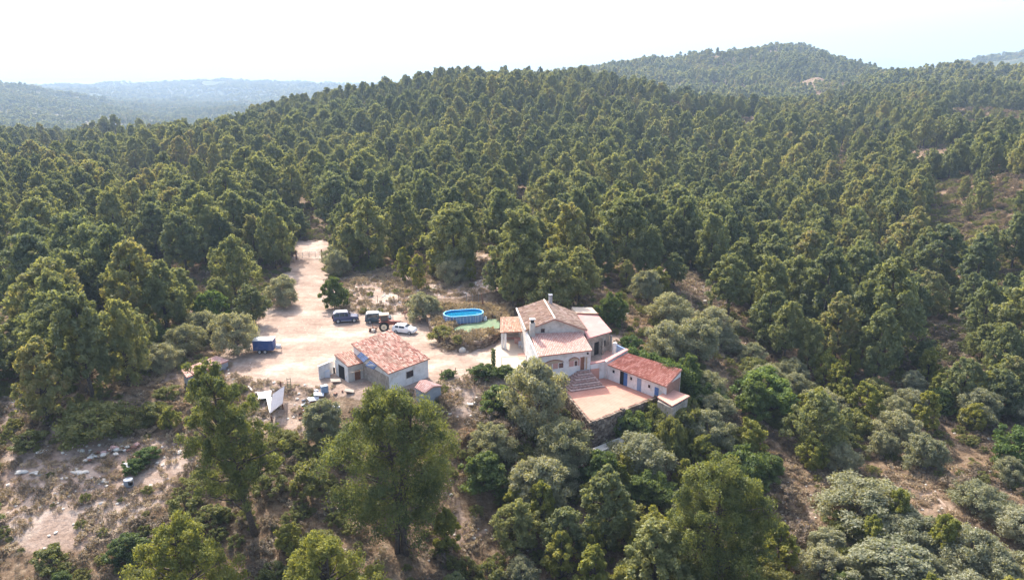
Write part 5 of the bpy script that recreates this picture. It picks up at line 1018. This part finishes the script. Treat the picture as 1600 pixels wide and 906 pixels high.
# fences: posts with wires
def fence(pts, zs, label, ph=1.1, pr_=.045, wires=(.35, .7, 1.0), m_='rust', rail=False):
    e = empty('fence', (0, 0, 0), 0, label, 'fence'); P_ = [(p[0], p[1], hz(p[0], p[1]) if zs is None else zs) for p in pts]
    for p in P_: MB().tube([(p[0], p[1], p[2] - .2), (p[0] + rg.uniform(-.04, .04), p[1], p[2] + ph)], pr_, 6).build('post', M[m_], e)
    for h_ in wires: MB().tube([(p[0], p[1], p[2] + h_) for p in P_], .025 if rail else .008, 4).build('rail' if rail else 'wire', M[m_], e)
fence([at(x, y)[:2] for x, y in [(690, 590), (712, 586), (735, 584), (748, 583), (770, 583)]], 0, 'thin post and wire fence along the front edge of the yard beside the shed')
fence([at(784, 576)[:2], at(822, 574)[:2]], .06, 'thin metal railing frame standing on the pale patio', 1.7, .035, (1.68,), 'rust', True)
fence([ground_at(x, y)[:2] for x, y in [(560, 476), (590, 473), (623, 472), (650, 470)]], None, 'wire fence on rusty posts behind the parked vehicles', 1.3)
fence([ground_at(x, y)[:2] for x, y in [(729, 474), (738, 474), (748, 473)]], None, 'three pale fence posts on the bank behind the pool', 1.6, .06, (1.2,), 'steel')
g = ground_at(757, 482); e = empty('dead_trunk', g, 0, 'leaning dead brown trunk on the bank right behind the pool', 'dead tree'); MB().tube([(0, 0, -.2), (-.35, 0, 1.2), (-.5, 0, 2.6)], [.16, .12, .06], 7).build('trunk', M['wood_brown'], e)
g = at(452, 604, 0); g = (g[0], g[1], hz(g[0], g[1])); e = empty('ladder', g, R(10), 'dark green ladder-like frame standing upright on the bare ground', 'ladder')
for x_ in (-.22, .22): MB().box((x_, 0, .8), (.06, .06, 1.7)).build('rail', M['green_paint'], e)
for k in range(4): MB().box((0, 0, .3 + k * .4), (.42, .05, .06)).build('rung', M['green_paint'], e)
# white boulder and patio pieces
def rock(name, loc, s, m_, label=None, cat=None, group=None, parent=None, seed=0):
    bm = bmesh.new(); bmesh.ops.create_icosphere(bm, subdivisions=2, radius=1); r_ = random.Random(seed); ax = [Vector((r_.uniform(-1, 1), r_.uniform(-1, 1), r_.uniform(-1, 1))).normalized() for _ in range(7)]
    for v in bm.verts:
        d = v.co.copy(); f = 1
        for a in ax: f = min(f, .78 / max(.2, d.dot(a))) if d.dot(a) > .5 else f
        v.co = Vector((d.x * s[0], d.y * s[1], d.z * s[2])) * f
    me = bpy.data.meshes.new(name); bm.to_mesh(me); bm.free(); me.materials.append(M[m_]); o = link(name, me, parent, loc); return tag(o, label, cat, group)
g = at(722.5, 549.5); rock('boulder', (g[0], g[1], .28), (.6, .42, .5), 'pale_stone', 'pale boulder lying in the yard under the curved stone wall', 'boulder', seed=3)
g = at(813, 543, .06); e = empty('garden_chair', g, R(20), 'white plastic chair on the patio beside the farmhouse side wall', 'chair')
MB().box((0, 0, .44), (.46, .46, .05)).build('seat', M['white_sheet'], e); MB().box((0, .22, .72), (.46, .04, .5)).build('backrest', M['white_sheet'], e)
for x_ in (-.2, .2):
    for y_ in (-.2, .2): MB().box((x_, y_, .21), (.05, .05, .42)).build('leg', M['white_sheet'], e)
g = at(797, 529, .06); e = empty('stone_bench', (g[0], g[1], .06), R(3), 'pale masonry bench under the old tiled porch', 'bench'); MB().box((0, 0, .42), (2.6, .6, .1)).build('seat', M['patio_pale'], e); MB().box((0, 0, .18), (2.4, .5, .36)).build('base', M['wood_rose'], e)
rq = [at(x, y)[:2] for x, y in [(809, 553), (826, 551), (830, 560), (811, 562)]]; tag(MB().prism(ccw(rq), .064, .09).build('rug', M['terracotta_slab']), 'orange tiled patch by the farmhouse side wall on the patio', 'paving patch')
g = at(771, 578); e = empty('potted_shrub', (g[0], g[1], 0), 0, 'narrow dark creeper column at the left corner of the patio', 'plant')
V, F, tone = leaves(np.random.default_rng(77), np.array([[0, 0, .3 + .32 * k] for k in range(9)]), np.full(9, .32), 90, .12); link('foliage', fastmesh('foliage', V, F, [M['broad']], tone=tone), e); MB().tube([(0, 0, 0), (.05, 0, 2.8)], [.06, .03], 5).build('stem', M['bark'], e)
# corrugated sheet, boards
def corr(pts, label):
    P_ = [Vector(p) for p in pts]; o0 = P_[0]; e = empty('corrugated_sheet', o0, 0, label, 'metal sheet'); P_ = [p - o0 for p in P_]; n_ = (P_[1] - P_[0]).cross(P_[3] - P_[0]).normalized(); n_ = n_ if n_.z > 0 else -n_
    for pn in range(5):
        vs = []; N = 9
        for v in range(2):
            for k in range(N): u = k / (N - 1); vv = (pn + .02 + .96 * u) / 5; a = P_[0].lerp(P_[3], vv); b_ = P_[1].lerp(P_[2], vv); vs.append(a.lerp(b_, v) + n_ * (.05 * math.sin(u * 12.6) - .02))
        b0 = [p - n_ * .02 for p in vs]; fs = [(k, k + 1, N + k + 1, N + k) for k in range(N - 1)]; MB().add(vs + b0, fs + [tuple(i + 2 * N for i in f_[::-1]) for f_ in fs] + [(0, N, 3 * N, 2 * N), (N - 1, 2 * N + N - 1, 4 * N - 1, 2 * N - 1)]).build('panel', M['sheet_grey'], e)
    return e
zz = ground_at(432, 634)[2] + .25
c_ = corr([at(444.5, 602.5, zz + 1.5), at(441.5, 629.5, zz + 1.0), at(421.5, 645.5, zz + .5), at(426, 615, zz + .9)], 'white corrugated sheets leaning as a low roof on the bare ground')
c_ = empty('lean_to', (0, 0, 0), 0, 'dark low frame holding up the white corrugated sheets', 'frame')
for x, y in ((442, 634), (424, 648), (440, 612)): p = at(x, y, zz); MB().box((p[0] - .1, p[1] + .2, hz(p[0], p[1]) + .3), (.15, .15, .9)).build('post', M['wood_brown'], c_)
def board(pts, name, m_, label, cat, th=.05):
    o0 = Vector(pts[0]); o = slab4([Vector(p) - o0 for p in pts], th, name, m_, None); o.location = o0; tag(o, label, cat)
board([at(402.5, 613, zz + .5), at(424, 609.5, zz + .6), at(423, 621, zz + .45), at(403, 623, zz + .4)], 'white_board', 'white_sheet', 'square white board left of the corrugated sheets', 'board')
board([at(416, 621, zz + .46), at(424.5, 620, zz + .5), at(421.5, 645, zz + .3), at(418, 630, zz + .35)], 'white_board', 'white_sheet', 'ragged white strip between the square board and the corrugated sheets', 'board')
board([at(424.5, 605.5, zz + .6), at(436, 603, zz + .7), at(437, 606, zz + .6), at(426, 610, zz + .5)], 'white_board', 'white_sheet', 'small white board behind the top of the corrugated sheets', 'board')
board([at(387, 603, zz + .9), at(389, 602, zz + .9), at(396, 609, zz + .5), at(394, 611, zz + .5)], 'white_board', 'pale_stone', 'narrow pale plank lying beside the leaning pine top', 'board')
ps = [(476, 625, .9, 'red plastic crate at the left end of the scrap heap')]
g = at(486, 632, 0); gz = hz(g[0], g[1]); cr = junk('plastic_crate', (g[0], g[1] + 1.2, gz), 'dark red open crate on the scrap heap below the shed', 'crate', [('side', (-.5, 0, .7), (.06, 1.0, .8), .5, (0, 0), 'wood_brown'), ('side', (.35, .45, .7), (.06, 1.0, .8), .5, (0, 0), 'wood_brown'), ('side', (.15, -.3, .7), (1.0, .06, .8), .5, (0, 0), 'wood_brown'), ('side', (-.3, .5, .7), (1.0, .06, .8), .5, (0, 0), 'wood_brown'), ('base', (0, .1, .3), (1.0, 1.0, .08), .5, (0, 0), 'rust'), ('lining', (0, .1, .75), (.75, .75, .05), .5, (0, 0), 'wood_rose')])
for i, (x, y, sx, sy, m_, lb, rz) in enumerate([(489, 617, 1.5, .8, 'white_sheet', 'white bent panel at the top left of the scrap heap', .7), (498, 613, 1.3, .7, 'white_sheet', 'white bathtub-like tub on the scrap heap', .2), (507, 609, .9, .6, 'blue_pale', 'pale blue drum on the scrap heap', .5), (489, 633, 1.2, .5, 'white_sheet', 'white plank at the bottom of the scrap heap', .1), (501, 631, .9, .35, 'white_sheet', 'small white plank at the lower right of the scrap heap', -.2),
        (525, 598, 1.4, .7, 'patio_pale', 'pale slab lying in front of the shed doorway', .4), (546, 612, 1.2, .6, 'patio_pale', 'pale slab lying beside the foreground pine top', 0), (512, 589, .7, .5, 'white_sheet', 'white washing machine by the yard wall', .3), (521, 583, .5, .4, 'dark', 'dark cabinet beside the shed doorway', .3), (494, 609, .6, .4, 'silver', 'silver metal part sticking out of the scrap heap', 1.0)]):
    g = at(x, y, 0); gz = hz(g[0], g[1]); e = empty('scrap_metal' if 'slab' not in lb else 'slab', (g[0], g[1], gz), rz, lb, 'scrap'); hgt = .9 if ('machine' in lb or 'cabinet' in lb or 'drum' in lb) else .12
    if hgt > .5: MB().box((0, 0, .45), (sx, sy, .9)).build('body', M[m_], e, bevel=.04); MB().box((0, 0, .93), (sx * .9, sy * .9, .05)).build('lid', M['silver'], e)
    else: MB().box((0, 0, .35), (sx, sy, hgt), 0, 0, (.25, .2)).build('panel', M[m_], e, bevel=.02); MB().box((0, 0, .14), (sx * .6, sy * .7, .3)).build('support', M['rust'], e)
    if 'slab' in lb: pass
g = at(500, 622, 0); gz = hz(g[0], g[1]); e = empty('scrap_heap', (g[0], g[1], gz), 0, 'scatter of small metal and wooden scraps between the crate and the shed', 'scrap heap')
for k in range(34):
    x_, y_ = rg.uniform(-2.6, 2.6), rg.uniform(-2.2, 2.4); z_ = hz(g[0] + x_, g[1] + y_) - gz + .12
    MB().box((0, 0, 0), (rg.uniform(.25, .9), rg.uniform(.12, .45), rg.uniform(.05, .25))).build('scrap_piece', M[rg.choice(['rust', 'silver', 'white_sheet', 'grey_wall', 'wood_brown', 'wood_beige', 'blue_pale', 'dark'])], e).matrix_local = Matrix.Translation((x_, y_, z_)) @ Matrix.Rotation(rg.uniform(0, 3), 4, 'Z') @ Matrix.Rotation(rg.uniform(-.4, .4), 4, 'X')
# the dry clearing: boards, barrel, rock slabs, stone heap
g = ground_at(203, 738); e = empty('beehive', g, R(20), 'white board laid over a dark box in the dry clearing', 'box'); MB().box((0, 0, .35), (.5, .45, .7)).build('box', M['dark'], e); MB().box((.15, 0, .78), (1.25, .75, .06), 0, 0, (.3, .12)).build('board', M['white_sheet'], e); MB().box((-.4, .1, .9), (.3, .3, .25)).build('block', M['white_sheet'], e)
g = ground_at(202, 760); e = empty('grey_tub', g, 0, 'grey upturned tub with a dark mouth below the white board', 'tub'); MB().cyl((0, 0, .4), .5, .8, 14).build('body', M['grey_wall'], e, bevel=.04); MB().box((.35, -.3, .5), (.4, .3, .45)).build('opening', M['dark'], e)
g = ground_at(180, 712); e = empty('stone_heap', g, 0, 'heap of broken pale and reddish stones in the dry clearing', 'stone heap')
for k in range(46):
    u = rg.random(); x_ = (u - .5) * 4.6 + rg.uniform(-.3, .3); y_ = (u - .5) * 2.8 + rg.uniform(-.8, .8) ; s = rg.uniform(.16, .42); rock('stone', (x_, y_, hz(g[0] + x_, g[1] + y_) - g[2] + s * .3 + rg.uniform(0, .3)), (s, s * .8, s * .6), rg.choice(['pale_stone', 'pale_stone', 'concrete', 'wood_rose', 'rust']), parent=e, seed=k)
for i, (x, y, sx, sy, lb) in enumerate([(75, 707, 2.6, .8, 'long pale rock slab at the back of the dry clearing'), (48, 742, 2.8, .7, 'grey rock ledge at the left of the dry clearing'), (125, 738, 2.4, .8, 'white rock slab in the middle of the dry clearing'), (160, 753, 1.0, .6, 'grey stone in front of the white rock slab'), (128, 706, .9, .5, 'small white rock at the back of the dry clearing'), (278, 712, 1.0, .3, 'small white slab at the right end of the dry clearing'), (215, 822, 1.6, .5, 'flat grey rock at the lower edge of the dry clearing'), (740, 632, 1.6, .9, 'flat pale rock on the rubble slope between hut and terrace'), (1130, 452, 2.4, 1.0, 'grey rock shelf beside the rocky track'), (1062, 433, 1.6, .8, 'pale rock on the rocky track'), (1098, 470, 1.2, .7, 'pale rock at the lower end of the rocky track')]):
    g = ground_at(x, y); e = empty('rock', g, rg.uniform(-.3, .3), lb, 'rock'); m_ = 'pale_stone' if 'white' in lb or 'pale' in lb else 'concrete'
    for k in range(7): s_ = rg.uniform(.25, .55); rock('slab', (rg.uniform(-.5, .5) * sx, rg.uniform(-.5, .5) * sy, .04), (s_ * sx * .5, s_ * sy * .8, .16), m_, parent=e, seed=50 + i * 9 + k)
# fan palm
g = ground_at(828, 685); e = empty('fan_palm', g, 0, 'bright green fan palm in the thicket left of the terrace', 'palm'); MB().tube([(0, 0, -.3), (.05, 0, 2.2)], [.2, .16], 8).build('trunk', M['bark'], e)
for k in range(26):
    a = k * 2.4; el = R(65 - k * 4.2); d = Vector((math.cos(a) * math.cos(el), math.sin(a) * math.cos(el), math.sin(el))); u = d.cross(Vector((0, 0, 1))).normalized(); nn_ = u.cross(d); c = Vector((.05, 0, 2.2)) + d * .8; mb_ = MB().tube([(0.05, 0, 2.2), c], .02, 4)
    for j in range(9): t_ = R(-75 + j * 18.75); f = (d * math.cos(t_) + u * math.sin(t_)); s_ = u * math.cos(t_) - d * math.sin(t_); tip = c + f * .85 - Vector((0, 0, .18)); mb_.add([c, c + f * .45 + s_ * .07 + nn_ * .02, tip, c + f * .45 - s_ * .07 - nn_ * .02], [(0, 1, 2, 3)])
    mb_.build('frond', M['lime'], e)
# ivy over the back of the annex roof
iv = empty('ivy', (0, 0, 0), 0, 'green creeper spilling over the back edge of the annex roof', 'creeper'); rngi = np.random.default_rng(5); Ci = []; 
for k in range(60):
    u = rngi.uniform(0, 1); s_ = .55 + .5 * math.sin(u * 9) + (1.0 if .5 < u < .85 else .2); Ci.append((16.6 + 6.2 * u + .6 + rngi.uniform(-.5, .25) * s_, 98.3 - 6.4 * u + .5 + rngi.uniform(-.6, .3) * s_, 1.2 + rngi.uniform(-.3, .6)))
V, F, tone = leaves(rngi, np.array(Ci), rngi.uniform(.4, .75, 60), 110, .15); link('foliage', fastmesh('foliage', V, F, [M['lime']], tone=tone), iv)
V, F, tone = leaves(rngi, np.array([(16.9 + 6.2 * u + .9, 98.0 - 6.3 * u + 1.2, .2 - .3 * u) for u in np.linspace(0, 1, 24)]), np.full(24, 1.3), 260, .18); link('foliage', fastmesh('foliage', V, F, [M['broad']], tone=tone), iv)
# things built around the world origin get their Empty moved to their own base
for e in [o for o in COL.objects if o.type == 'EMPTY' and o.parent is None and o.location.length < 1e-6 and o.children]:
    pts = [c.matrix_local @ Vector(v) for c in e.children if c.type == 'MESH' for v in c.bound_box]
    if pts:
        lo = Vector([min(p[i] for p in pts) for i in range(3)]); hi = Vector([max(p[i] for p in pts) for i in range(3)]); c = Vector(((lo.x + hi.x) / 2, (lo.y + hi.y) / 2, max(lo.z, -1.6)))
        for ch_ in e.children: ch_.location = ch_.location - c
        e.location = c

# ------------------------------------------------------------ haze
hb = MB().box((0, 7000, 0), (1, 1, 1)); hb = MB()
x0, x1, y0, y1, z0, z1 = -17000, 17000, -400, 22500, -140, 620
hb.add([(x, y, z) for z in (z0, z1) for y in (y0, y1) for x in (x0, x1)], [(0, 2, 3, 1), (4, 5, 7, 6), (0, 1, 5, 4), (2, 6, 7, 3), (0, 4, 6, 2), (1, 3, 7, 5)])
hm = bpy.data.materials.new('haze'); hm.use_nodes = True; t = hm.node_tree; t.nodes.clear(); ho = nd(t, 'ShaderNodeOutputMaterial'); pv = nd(t, 'ShaderNodeVolumePrincipled')
pv.inputs['Color'].default_value = (.52, .72, 1.0, 1); pv.inputs['Density'].default_value = HAZE_DENSITY; pv.inputs['Anisotropy'].default_value = .2
t.links.new(pv.outputs[0], ho.inputs['Volume'])
tag(hb.build('haze', hm), kind='stuff')
